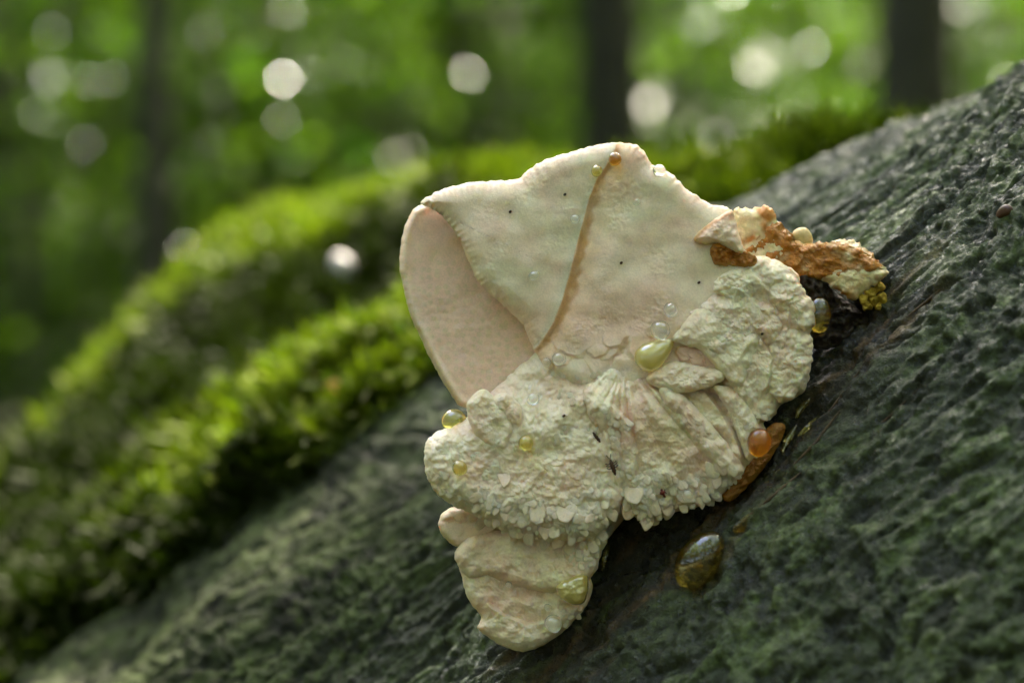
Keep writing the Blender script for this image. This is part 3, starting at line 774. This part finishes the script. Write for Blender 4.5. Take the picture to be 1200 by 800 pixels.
def put_scale(px, py, size, ang, lift=.35, asp=1.0, mi=0, name='scale', tipout=.35):
    p, n = on_fungus(px, py)
    if p is None: return
    host = FO[int(np.searchsorted(FSTART, FBVH.ray_cast(EYE, (pv(px, py, 0) - EYE).normalized())[2], side='right')) - 1]
    n = (n * .5 + Vector((0, -1, .0)) * .8).normalized()
    tip = Vector((math.sin(ang), 0, -math.cos(ang)))       # direction of the free edge on the picture
    tip = (tip - n * tip.dot(n)).normalized()
    tip = (tip + n * tipout).normalized()
    y = -tip; z = (n - y * n.dot(y)).normalized(); x = y.cross(z)
    s = size * S / 2
    m = Matrix((x * s, y * s * asp, z * s)).transposed().to_4x4()
    m.translation = p - n * s * .05 + Vector((0, 0, 0))
    o = link(name, SCM[mi % len(SCM)], host)
    o.matrix_world = m
rng = np.random.default_rng(8)
ns = 0
def scatter(poly, n, smin, smax, angf, tipout=.16, asp=(.8, 1.3), sep=.5):
    global ns
    P2 = np.array(poly, float); pts = []
    tries = 0
    while len(pts) < n and tries < n * 40:
        tries += 1
        x = rng.uniform(P2[:, 0].min(), P2[:, 0].max()); y = rng.uniform(P2[:, 1].min(), P2[:, 1].max())
        ins = False; jx = len(P2) - 1
        for k in range(len(P2)):
            if (P2[k, 1] > y) != (P2[jx, 1] > y) and x < (P2[jx, 0] - P2[k, 0]) * (y - P2[k, 1]) / (P2[jx, 1] - P2[k, 1]) + P2[k, 0]: ins = not ins
            jx = k
        if not ins: continue
        s = smin + (smax - smin) * rng.random() ** 1.8
        if any((x - a) ** 2 + (y - b) ** 2 < (sep * (s + c) / 2) ** 2 for a, b, c in pts): continue
        pts.append((x, y, s))
    for x, y, s in sorted(pts, key=lambda q: -q[1]):
        put_scale(x, y, s, angf(x, y) + rng.normal(0, .55), mi=int(rng.integers(0, 14)), asp=rng.uniform(*asp), tipout=tipout * rng.uniform(.6, 1.3)); ns += 1
# band of loose scales under the lower left lobe, the fringe of teeth, crumbs in the middle
scatter([(560, 575), (610, 585), (660, 590), (715, 560), (726, 600), (706, 640), (690, 672), (640, 640), (590, 622), (545, 604)], 150, 7, 24, lambda x, y: -.05 + (x - 640) / 500)
scatter([(500, 545), (530, 560), (580, 578), (590, 600), (540, 596), (508, 572)], 34, 6, 12, lambda x, y: -.1)
scatter([(728, 560), (760, 548), (800, 565), (850, 545), (868, 556), (845, 582), (810, 600), (775, 608), (745, 612), (728, 590)], 95, 7, 22, lambda x, y: .35 + (x - 790) / 300, asp=(.9, 1.6))
scatter([(700, 470), (730, 470), (745, 540), (728, 560)], 16, 8, 15, lambda x, y: .2)
scatter([(645, 430), (700, 440), (705, 520), (650, 520)], 24, 7, 12, lambda x, y: 0, tipout=.15)
scatter([(880, 470), (905, 485), (893, 530), (875, 550), (868, 530)], 12, 8, 14, lambda x, y: .8)
scatter([(650, 690), (690, 692), (680, 722), (660, 730)], 12, 8, 15, lambda x, y: .2)
for (x, y, s, a_) in [(757, 608, 26, .15), (745, 572, 34, -.2), (738, 596, 26, -.1), (782, 596, 18, .2), (800, 592, 16, .4), (822, 588, 16, .3), (838, 578, 15, .5), (662, 600, 32, .3), (630, 596, 34, .1), (648, 620, 24, .3), (592, 560, 24, .1)]:
    put_scale(x, y, s, a_, mi=int(rng.integers(0, 14)), asp=1.2, tipout=.4); ns += 1

# amber resin edge where the fungus meets the wood
plate('brown_margin', [(914, 494), (921, 502), (912, 522), (898, 545), (880, 566), (856, 588), (846, 580), (860, 560), (878, 538), (890, 515), (900, 500)], (884, 543), -3.0, bulge=1.8, edge=7, thick=4, jag=.7, jagf=9, disp=lambda x, y, d: rough(x, y, .7, 10, 121), tint=lambda x, y, d: np.broadcast_to(np.array([.42, .17, .03]), x.shape + (3,)), N=160, M=18, mat=WET, seed=30, edgetint=0)
plate('golden_margin', [(652, 686), (668, 676), (686, 672), (690, 686), (684, 706), (668, 708), (656, 700)], (672, 691), -6.0, bulge=3.0, edge=9, thick=4, jag=.7, jagf=8, disp=lambda x, y, d: rough(x, y, .3, 14, 123), tint=lambda x, y, d: np.broadcast_to(np.array([.60, .43, .10]), x.shape + (3,)), N=90, M=24, mat=TEAR, seed=31, edgetint=0)

# ------------------------------------------------------------------ drops
def dome(name, mat, p, n, rad, squash=.8, seed=0, long=1.0, ang=0., taper=0., sink=.25, wob=.05):
    """a drop sitting on a surface: long stretches it along ang (picture angle, 0 = right, ccw)"""
    rg = np.random.default_rng(seed)
    n = n.normalized()
    e = Vector((math.cos(ang), 0, math.sin(ang))); e = (e - n * e.dot(n)).normalized(); f = n.cross(e)
    nu, nv2 = 28, 16
    th = np.linspace(0, np.pi, nv2 + 2)[1:-1]; ph = np.linspace(0, 2 * np.pi, nu, endpoint=False)
    TH, PH = np.meshgrid(th, ph, indexing='ij')
    k = 1 + wob * (np.sin(2 * PH + rg.uniform(0, 6)) * .6 + np.sin(3 * PH + rg.uniform(0, 6)) * .4) * np.sin(TH)
    lx = np.sin(TH) * np.cos(PH) * k; ly = np.sin(TH) * np.sin(PH) * k; lz = np.cos(TH)
    lz = np.where(lz < 0, lz * .55, lz)
    tp = 1 - taper * np.clip(lx, -1, 1)
    lx2 = lx * long; ly2 = ly * tp; lz2 = lz * squash * tp
    def w(x, y, z): return np.stack([x * e[i] + y * f[i] + z * n[i] for i in range(3)], -1)
    co = w(lx2, ly2, lz2).reshape(-1, 3); co = np.r_[co, w(np.array([0.]), np.array([0.]), np.array([squash])), w(np.array([0.]), np.array([0.]), np.array([-.55 * squash]))] * rad
    q = grid_quads(nv2, nu, True); jj = np.arange(nu); m0 = nu * nv2
    tri = np.r_[np.stack([np.full(nu, m0), jj, (jj + 1) % nu], -1), np.stack([np.full(nu, m0 + 1), (nv2 - 1) * nu + (jj + 1) % nu, (nv2 - 1) * nu + jj], -1)]
    o = link(name, mesh_np(name, co, q[:, ::-1], tri, mat))
    o.location = p + n * rad * squash * sink
    return o
DROPS = [
    ('water_drop', CLEAR, 786, 363, 7.5, 1, 0, 0, 'clear dew drop just above the two drops in the middle of the fan'),
    ('water_drop', CLEAR, 774, 387, 10, 1, 0, 0, 'clear flattened dew drop touching the golden teardrop on the fungus'),
    ('water_drop', CLEAR, 655, 421, 7, 1, 0, 0, 'larger clear dew drop of the close pair below the brown crack'),
    ('water_drop', CLEAR, 641, 424, 4.8, 1, 0, 0, 'smaller clear dew drop of the close pair below the brown crack'),
    ('water_drop', CLEAR, 626, 469, 6.6, 1, 0, 0, 'clear dew drop beside the overlapping petals of the fungus'),
    ('amber_drop', GOLD, 614, 520, 8, 1, 0, 0, 'pale yellow round drop at the right of the overlapping petals'),
    ('amber_drop', GOLD, 537, 548, 8, 1, 0, 0, 'pale yellow round drop on the leftmost lobe of the fungus'),
    ('water_drop', CLEAR, 648, 730, 9, 1, 0, 0, 'clear round drop near the bottom tip of the fungus'),
    ('water_drop', CLEAR, 626, 323, 5, 1.2, .4, 0, 'tiny clear drop alone on the pale fan left of the crack'),
    ('amber_drop', AMBER, 720, 187, 7, 1, 0, 0, 'amber drop on the brown crack near the top of the fungus'),
    ('amber_drop', GOLD, 699, 201, 6, 1, 0, 0, 'yellowish drop left of the amber drop near the top edge'),
    ('water_drop', CLEAR, 771, 202, 6.5, 1, 0, 0, 'clear drop on the upper right rim of the fan'),
    ('water_drop', CLEAR, 674, 257, 5, 1, 0, 0, 'clear drop on the left lip of the brown crack'),
    ('water_drop', CLEAR, 746, 237, 3.6, 1.2, .3, 0, 'tiny clear drop on the upper right of the fan'),
    ('water_drop', CLEAR, 805, 580, 6, 1, 0, 0, 'clear drop among the teeth of the lower fringe'),
    ('water_drop', CLEAR, 597, 683, 3.5, 1, 0, 0, 'tiny clear drop at the edge of the lowest scaly shelf'),
    ('water_drop', CLEAR, 642, 711, 4, 1, 0, 0, 'tiny clear drop just above the round drop at the bottom tip'),
]
for k, (nm, mt, x, y, r, lg, an, tp, lb) in enumerate(DROPS):
    p, n = on_fungus(x, y)
    if p is None: continue
    n = (n * .4 + Vector((0, -1, 0)) * .6).normalized()
    o = dome(nm, mt, p, n, r * 1.15 * S, 1.0, k, lg, an, tp, sink=.8)
    tag(o, lb, 'drop', 'drops on the fungus')
p, n = on_fungus(768, 414)
tag(dome('golden_teardrop', TEAR, p, Vector((0, -1, .1)), 15.5 * S, .8, 50, 1.7, .62, .5, wob=.03, sink=.5), 'large golden teardrop hanging in the middle of the fungus', 'drop')
p = pv(958, 369, .001)
tag(dome('amber_drop', AMBER, p, Vector((.3, -1, 0)), 15 * S, .9, 51, 1.45, 1.5, 0, wob=.03), 'yellow amber drop bulging behind the right edge of the fungus', 'drop')
p = pv(533, 494, -.001)
tag(dome('amber_drop', GOLD, p, Vector((-.2, -1, .4)), 14 * S, .8, 52, 1.1, 0, 0), 'yellow drop peeping over the left edge of the fungus', 'drop')
p = pv(889, 518, -.0105)
tag(dome('orange_drop', ORANGE, p, Vector((.1, -1, 0)), 14.5 * S, .9, 53, 1.15, 1.2, 0), 'bright orange drop wedged at the lower right edge of the fungus', 'drop')
p, n = on_log(824, 655)
tag(dome('amber_drop', AMBER, p, (n * .6 + Vector((0, -1, 0))).normalized(), 26 * S, .95, 54, 1.45, .95, .12, wob=.05, sink=.45), 'big glossy amber drop lying on the dark wood below the fungus', 'drop')
p, n = on_log(874, 611)
tag(dome('amber_drop', AMBER, p, (n * .6 + Vector((0, -1, 0))).normalized(), 6 * S, .3, 55, 3.2, .72, .35, wob=.1), 'thin yellowish smear of drop trailing from the big amber drop', 'drop')

# ------------------------------------------------------------------ bits on the wood and on the fungus
def solid(name, pts, ctr, dep, thick, mat, col=None, disp=0., N=80, M=14, seed=0, jag=1., parent=None, tiltf=None):
    """an irregular flake: outline in photo pixels, dep(x, y) in metres behind the focus plane"""
    ol, per = smooth_closed(pts, N)
    k = vn(ol[:, 0] / 6, ol[:, 1] / 6, seed); c = np.array(ctr, float)
    ol = c + (ol - c) * (1 + jag * .02 * k)[:, None]
    kk = np.linspace(.02, 1, M)
    x = c[0] + kk[:, None] * (ol[:, 0] - c[0]); y = c[1] + kk[:, None] * (ol[:, 1] - c[1])
    f = dep(x, y) - thick * np.sqrt(np.clip(1 - kk ** 4, 0, 1))[:, None] - disp * fbm(x / 10, y / 10, seed + 1, 3) * (1 - kk ** 6)[:, None]
    kb = np.linspace(1, .02, 4)[1:]
    xb = c[0] + kb[:, None] * (ol[:, 0] - c[0]); yb = c[1] + kb[:, None] * (ol[:, 1] - c[1])
    co = P(np.r_[x, xb], np.r_[y, yb], np.r_[f, dep(xb, yb) + thick * .8]).reshape(-1, 3)
    rows = M + 3; qd = grid_quads(rows, N, True); jj = np.arange(N); n0 = len(co)
    co = np.r_[co, co[:N].mean(0)[None], co[-N:].mean(0)[None]]
    tri = np.r_[np.stack([np.full(N, n0), (jj + 1) % N, jj], -1), np.stack([np.full(N, n0 + 1), (rows - 1) * N + jj, (rows - 1) * N + (jj + 1) % N], -1)]
    cl = None if col is None else np.tile(np.array(col), (len(co), 1))
    return link(name, mesh_np(name, co, qd, tri, mat, cl), parent)

ROT = mat_simple('rotten_bark', (.030, .014, .007), .32, .6, 300, .8, .0015, .6)
LICH = mat_simple('yellow_lichen', (.58, .38, .05), .8, .4, 500, .6, .001)
CHIT = mat_simple('dark_chitin', (.06, .018, .006), .3, .3, 2000, .2, .0002, .5)
REDM = mat_simple('red_mite', (.16, .012, .006), .35, .2, 2000, .2, .0002)
SPLI = mat_simple('wood_fibre', (.075, .042, .018), .5, .45, 600, .6, .0006)
RESIN = mat_drop('pale_resin', (.95, .80, .30), ior=1.42, turb=.05, coat=1.5)

def logdep(off):
    def f(x, y):
        o = np.zeros(x.shape)
        for i in range(0, x.shape[0]):
            for j in range(x.shape[1]):
                o[i, j] = on_log(x[i, j], y[i, j])[0][1]
        return o + off
    return f
solid('bark_flake', [(938, 312), (948, 308), (960, 316), (975, 338), (992, 352), (1010, 362), (1034, 366), (1042, 378), (1020, 392), (990, 402), (962, 410), (944, 400), (948, 370), (946, 345), (936, 328)], (975, 368), lambda x, y: .004 + .00010 * (x - 940) - .00003 * (y - 360), .003, ROT, disp=.0022, N=110, M=22, seed=4, jag=2.5, parent=log)
solid('bark_flake', [(998, 352), (1012, 342), (1030, 330), (1046, 318), (1062, 316), (1082, 324), (1068, 334), (1050, 348), (1044, 372), (1020, 372)], (1034, 346), lambda x, y: .010 + .00010 * (x - 1000), .002, ROT, disp=.0016, N=80, M=16, seed=5, jag=2.5, parent=log)
lr = np.random.default_rng(3)
LX = [(1012, 350, 8), (1021, 343, 9), (1030, 337, 8), (1024, 352, 8), (1034, 350, 8), (1016, 358, 7), (1030, 359, 6)]
lic = bpy.data.objects.new('lichen', None); COL.objects.link(lic)
tag(lic, 'small yellow crumbly lichen on the dark flake at the right of the fungus', 'lichen')
for x, y, r in LX:
    an = np.linspace(0, 2 * np.pi, 9, endpoint=False); rr = r * lr.uniform(.6, 1.15, 9)
    solid('crumb', np.stack([x + rr * np.cos(an), y + rr * np.sin(an)], -1), (x, y), lambda a, b: .0045 + .00010 * (a - 1000) + 0 * b, .002, LICH, disp=.0012, N=24, M=7, seed=int(x), parent=lic)

def fibre(pts, w, mat, name='splinter', parent=None, lift=.0001):
    path = []
    for x, y in pts:
        p, n = on_log(x, y); path.append(np.array(p + n * lift))
    path = np.array(path); m = 14
    u = np.linspace(0, 1, len(path)); uu = np.linspace(0, 1, m)
    pp = np.stack([np.interp(uu, u, path[:, k]) for k in range(3)], -1)
    V, Q = tube(pp, w * S * .5 * np.sin(np.linspace(.12, np.pi - .05, m)) ** .6, 7, 1)
    return link(name, mesh_np(name, V, Q, mat=mat), parent)

for pts, w in [([(930, 545), (955, 520), (985, 480)], 3.5), ([(870, 612), (905, 582), (945, 548)], 3.5), ([(958, 500), (985, 465), (1010, 430)], 3), ([(1000, 520), (1040, 490), (1080, 452)], 2.5), ([(1062, 372), (1090, 350), (1112, 330)], 3)]:
    fibre(pts, w, SPLI, parent=log)
for k, (pts, w, lb) in enumerate([([(914, 530), (922, 516), (932, 500)], 9, 'glassy yellow thread of resin closest to the orange drop'), ([(930, 492), (940, 480), (950, 466)], 9, 'glistening resin thread beside the lower right edge of the fungus'), ([(940, 512), (950, 502), (958, 490)], 6, 'thin glossy resin thread outermost on the dark wood'),
                              ([(708, 668), (714, 652), (718, 634)], 7, 'glinting wet resin streak in the dark gap under the fungus')]):
    tag(fibre(pts, w, RESIN, 'resin_thread', lift=.001), lb, 'resin', 'resin on the wood')

def bug(name, px, py, ln, wd, ang, mat, label, cat, legs=True):
    p, n = on_fungus(px, py)
    root = bpy.data.objects.new(name, None); COL.objects.link(root); root.location = p
    tag(root, label, cat)
    e = np.array([math.cos(ang), 0, math.sin(ang)]); nn = np.array([0, -1., 0]); f = np.cross(nn, e)
    uu = np.linspace(-1, 1, 12); pp = np.outer(uu * ln * S * .5, e) + nn * wd * S * .35
    rr = wd * S * .5 * np.sqrt(np.clip(1 - uu ** 2, .02, 1)) * (1 + .18 * np.cos(uu * 14))
    V, Q = tube(pp, rr, 10, 0)
    link('body', mesh_np('body', V, Q, mat=mat), root)
    if legs:
        for sd in (-1, 1):
            for t in (-.1, .2, .45):
                b = e * t * ln * S * .5
                pl = np.stack([b + nn * wd * S * .3, b + f * sd * wd * S * .8 + nn * wd * S * .4, b + f * sd * wd * S * 1.2 + e * ln * S * .08])
                V, Q = tube(pl, np.full(3, .6 * S), 5, 0); link('leg', mesh_np('leg', V, Q, mat=mat), root)
            an0 = e * ln * S * .48 + nn * wd * S * .3
            V, Q = tube(np.stack([an0, an0 + e * ln * S * .15 + f * sd * wd * S * .3, an0 + e * ln * S * .28 + f * sd * wd * S * .5]), np.full(3, .5 * S), 5, 0)
            link('antenna', mesh_np('antenna', V, Q, mat=mat), root)
bug('springtail', 718, 547, 20, 5.5, 1.9, CHIT, 'brown springtail in the cleft between the two lower lobes', 'insect')
bug('springtail', 699, 512, 15, 4, 2.2, CHIT, 'slender dark springtail higher up in the cleft of the fungus', 'insect', False)
bug('mite', 776, 577, 6, 5, .4, REDM, 'tiny dark red mite among the fringe of teeth', 'mite')
for x, y, lb in [(661, 487, 'black speck of a mite left of the cleft on the scaly lobe'), (598, 248, 'black mite on the pale fan near the fold at upper left'), (662, 228, 'black mite on the pale fan left of the crack near the top'), (728, 308, 'dark mite on the fan right of the crack'), (819, 331, 'dark mite below the brown hollow of the fungus'), (893, 391, 'dark mite on the ruffled right lobe')]:
    bug('mite', x, y, 4, 3.2, .7, CHIT, lb, 'mite', False)
# dark dome standing for a pit in the bark, pale petal and orange leaf scrap
p, n = on_log(1178, 248)
o = dome('dark_mark', CHIT, p, n, 8 * S, .6, 70, 1.3, .3, 0, wob=.2); tag(o, 'small dark mark on the bark at the right edge', 'seed')
PET = mat_simple('pale_petal', (.62, .55, .58), .5, .15, 300, .3, .001)
p, n = on_log(405, 322)
o = dome('pale_petal', PET, p, Vector((.2, -1, .3)), 17 * S * 2, .45, 71, 1.35, 2.2, .1, sink=1.2, wob=.15); tag(o, 'pale pink petal scrap caught on the moss', 'petal')
ORL = mat_simple('orange_scrap', (.45, .16, .02), .6, .3, 300, .3, .001)
p, n = on_log(397, 456)
o = dome('leaf_scrap', ORL, p, Vector((0, -1, .6)), 9 * S * 1.8, .4, 72, 1.6, .4, .2, sink=1.0, wob=.2); tag(o, 'small orange scrap of dead leaf on the moss', 'leaf')

# ------------------------------------------------------------------ forest
CAN_SEED = 5
def leaves(ctrs, size, rng, cols, up=.6):
    """leaf blades: two triangles folded along the midrib"""
    n = len(ctrs)
    nrm = rng.normal(0, .6, (n, 3)) + np.array([0, 0, up]); nrm /= np.linalg.norm(nrm, axis=1)[:, None]
    ax = np.cross(nrm, rng.normal(0, 1, (n, 3))); ax /= np.linalg.norm(ax, axis=1)[:, None]
    sd = np.cross(nrm, ax)
    L = size * rng.uniform(.7, 1.3, (n, 1)); W = L * .32
    b = ctrs - ax * L * .5; t = ctrs + ax * L * .5 - np.array([0, 0, 1]) * L * .12
    l = ctrs - sd * W + nrm * L * .06; r = ctrs + sd * W + nrm * L * .06
    V = np.stack([b, r, t, l], 1).reshape(-1, 3)
    o = np.arange(n)[:, None] * 4
    F = np.concatenate([o + [[0, 1, 2]], o + [[0, 2, 3]]])
    tn = rng.random((n, 1)); c = (1 - tn) * np.array(cols[0]) + tn * np.array(cols[1])
    return V, F, np.repeat(c, 4, 0)

GCOL = ((.035, .075, .010), (.10, .15, .018))
def tree(name, label, base, height, rad, lean=(0, 0), crown=None, group=None, seed=0, limbs=5, nleaf=3000, lsize=.08, low=.45, cr=1.6, cols=GCOL):
    rng = np.random.default_rng(seed)
    bx, by = base; bz = ground_z(bx, by) - .1
    root = bpy.data.objects.new(name, None); COL.objects.link(root); root.location = (bx, by, bz)
    tag(root, label, 'tree', group)
    zz = np.linspace(0, height, 14)
    path = np.stack([lean[0] * zz + .012 * height * np.sin(zz / height * 5 + seed), lean[1] * zz, zz], -1)
    rr = rad * (1 - .75 * zz / height) * (1 + .5 * np.exp(-zz / (rad * 2.5)))
    V, Q = tube(path, rr, 14, seed); VV = [V]; QQ = [Q]; nv = len(V); tips = []
    for k in range(limbs):
        f = rng.uniform(low, .95); z0 = f * height
        p0 = np.array([np.interp(z0, zz, path[:, 0]), np.interp(z0, zz, path[:, 1]), z0])
        an = rng.uniform(0, 2 * np.pi); ln = cr * rng.uniform(.6, 1.15) * (1.15 - .5 * f)
        dr = np.array([np.cos(an), np.sin(an), rng.uniform(.1, .6)])
        pp = np.stack([p0 + dr * ln * s + np.array([0, 0, -.12 * ln * s * s]) for s in np.linspace(0, 1, 6)])
        V, Q = tube(pp, np.linspace(rad * .3 * (1.2 - f), .006, 6), 6, k); VV.append(V); QQ.append(Q + nv); nv += len(V)
        tips.append(pp)
    link('trunk', mesh_np('trunk', np.concatenate(VV), np.concatenate(QQ), mat=TRUNK), root)
    # foliage in sprays round the limbs
    c = []
    per = max(1, nleaf // (limbs * 6))
    for pp in tips:
        for s in range(6):
            q0 = pp[0] + (pp[-1] - pp[0]) * rng.uniform(.25, 1.1) + rng.normal(0, .22 * cr * .6, 3)
            c.append(q0 + rng.normal(0, 1, (per, 3)) * np.array([.30, .30, .09]) * cr * .55)
    V, F, CC = leaves(np.concatenate(c), lsize, rng, cols)
    link('crown', mesh_np('crown', V, tris=F, mat=LEAF, col=CC, smooth=False), root)
    return root

def at(px, dist):               # ground position below a photo column at a distance from the lens
    return ((px - 600) * S * dist / D, dist - D)
tree('slim_tree', 'slim dark tree trunk rising behind the left end of the moss', at(140, 6.8), 9, .060, (.006, 0), seed=1, limbs=9, nleaf=2600, lsize=.085, low=.35, cr=2.0)
tree('broad_tree', 'broad dim tree trunk left of the top of the fungus', at(545, 15), 15, .30, seed=2, limbs=10, nleaf=3500, lsize=.1, low=.4, cr=3.2)
tree('broad_tree', 'dark tree trunk straight behind the top of the fungus', at(738, 11.5), 14, .185, seed=3, limbs=10, nleaf=3500, lsize=.1, low=.4, cr=3.0)
tree('broad_tree', 'thick dark tree trunk behind the upper right of the log', at(1115, 10), 14, .21, seed=4, limbs=10, nleaf=3500, lsize=.1, low=.4, cr=3.2)
tree('slim_tree', 'dark tree trunk at the left edge of the picture', at(-5, 12), 12, .12, seed=5, limbs=9, nleaf=2600, lsize=.09, low=.4, cr=2.4)
SAP = [(20, 9), (60, 13), (120, 11), (215, 12), (310, 12), (350, 14), (430, 17), (480, 14), (600, 18), (640, 24), (790, 13), (830, 15), (880, 20), (960, 18), (1010, 24), (1050, 15), (1180, 14), (-120, 13), (1330, 16), (240, 22), (900, 26), (470, 26)]
for k, (px, dist) in enumerate(SAP):
    tree('young_beech', 'blurred young leafy tree among the trees behind the log', at(px, dist), 3.6 + .09 * dist, .03, (0, 0), group='young trees behind the log', seed=20 + k, limbs=16, nleaf=3600, lsize=.09, low=.08, cr=1.3 + .02 * dist, cols=((.014, .044, .005), (.10, .155, .013)))

def far_wood():
    rng = np.random.default_rng(77)
    c = []; big = []
    for k in range(4300):
        az = rng.uniform(-42, 42) * math.pi / 180; r = rng.uniform(27, 58); z = rng.uniform(0, 1) ** 1.25 * 13
        c.append(np.array([math.sin(az) * r, math.cos(az) * r, z]) + rng.normal(0, 1, (40, 3)) * np.array([1.3, 1.3, .5]))
    for k in range(2300):                                              # the rest of the ring, beside and behind the camera
        az = rng.uniform(38, 322) * math.pi / 180; r = rng.uniform(20, 45); z = rng.uniform(0, 1) * 15
        big.append(np.array([math.sin(az) * r, math.cos(az) * r, z]) + rng.normal(0, 1, (24, 3)) * np.array([1.3, 1.3, .6]))
    for x, y in ((331, 91), (548, 84)): c.append(P(x, y, 38.) + rng.normal(0, 1, (60, 3)) * np.array([.6, .6, .35]))
    c = np.concatenate(c); keep = np.ones(len(c), bool)
    for x, y, rr in ((895, 70, .42), (906, 150, .42), (470, 182, .36), (52, 132, .32), (207, 218, .30), (60, 92, .28), (830, 12, .4), (762, 125, .34), (350, 175, .3), (310, 122, .3), (985, 150, .34), (1050, 28, .3)):     # chinks of sky
        v = P(x, y, 40.) - np.array([0, -D, CAMZ]); v /= np.linalg.norm(v)
        q = c - np.array([0, -D, CAMZ]); q = q - (q @ v)[:, None] * v
        keep &= np.linalg.norm(q, axis=1) > rr * .88
    cols = ((.006, .021, .003), (.026, .056, .005))
    V, F, CC = leaves(c[keep], .40, rng, cols)
    V2, F2, C2 = leaves(np.concatenate(big), .75, rng, ((.03, .05, .008), (.10, .12, .02)))
    o = link('far_wood', mesh_np('far_wood', np.r_[V, V2], tris=np.r_[F, F2 + len(V)], mat=LEAF, col=np.r_[CC, C2], smooth=False))
    tag(o, 'hazy green mass of woodland far behind the trees', 'woodland', kind='stuff')
far_wood()

def canopy():  # unseen leaves overhead, added to shade the log and filter the light
    rng = np.random.default_rng(CAN_SEED)
    c = []
    for k in range(4600):
        r = 42 * math.sqrt(rng.random()); an = rng.uniform(0, 2 * math.pi)
        q0 = np.array([r * math.cos(an), r * math.sin(an) + 8, rng.uniform(8.5, 16)])
        hit = q0[:2] - q0[2] * np.array(SUNV[:2]) / SUNV[2]          # where its shade falls
        if hit[1] > 4 and rng.random() < .08: continue                # thinned so more sun reaches the wood behind
        n = 42
        c.append(q0 + rng.normal(0, 1, (n, 3)) * np.array([.95, .95, .3]))
    for k in range(90):                                                # extra leaf clumps added on the sun's path to shade the log
        q0 = np.array(SUNV) * rng.uniform(11, 18) + np.array([rng.uniform(-1.5, 2.5), rng.uniform(-1.5, 1.5), .7])
        c.append(q0 + rng.normal(0, 1, (40, 3)) * np.array([.8, .8, .3]))
    c = np.concatenate(c)
    sv = np.array(SUNV)
    keep = np.ones(len(c), bool)
    for p, rad in GAPS:                                                # openings cut to let sun flecks and sky light through
        ax = sv if rad > 0 else p / np.linalg.norm(p)                  # a negative radius: an opening towards the sky above p
        q = c - p; q = q - (q @ ax)[:, None] * ax; rad = abs(rad)
        keep &= np.linalg.norm(q, axis=1) > rad
    V, F, CC = leaves(c[keep], .42, rng, ((.06, .08, .014), (.15, .16, .03)), up=1.2)
    o = link('shade_canopy', mesh_np('shade_canopy', V, tris=F, mat=LEAF, col=CC, smooth=False))
    tag(o, 'unseen green leaf canopy added to shade the log and the wood', 'canopy', kind='stuff')
def bgp(px, py, dist): return P(px, py, dist - D)
GAPS = [(np.array([-.42, -.12, .9]) * 12, -4.2), (np.array([-.38, .58, .7]) * 15, -4.5)] + [(bgp(x, y, d), r * .85) for x, y, d, r in [(20, 330, 9, .9), (50, 110, 11, .5), (120, 70, 11, .5), (215, 60, 12, .5), (310, 130, 12, .6), (350, 175, 12, .5), (420, 150, 14, .6), (480, 180, 14, .6), (600, 90, 18, .9), (640, 60, 22, 1.),
    (780, 120, 13, .6), (820, 20, 14, .7), (830, 130, 13, .6), (890, 90, 20, 1.2), (1050, 30, 15, .7), (1000, 150, 18, .8), (1180, 60, 14, .7), (940, 60, 24, 1.2), (310, 40, 20, .9), (60, 40, 20, .9)]] + [(P(330, 220, .86), .44), (P(80, 460, .95), .36), (P(400, 450, .40), .25)]
canopy()
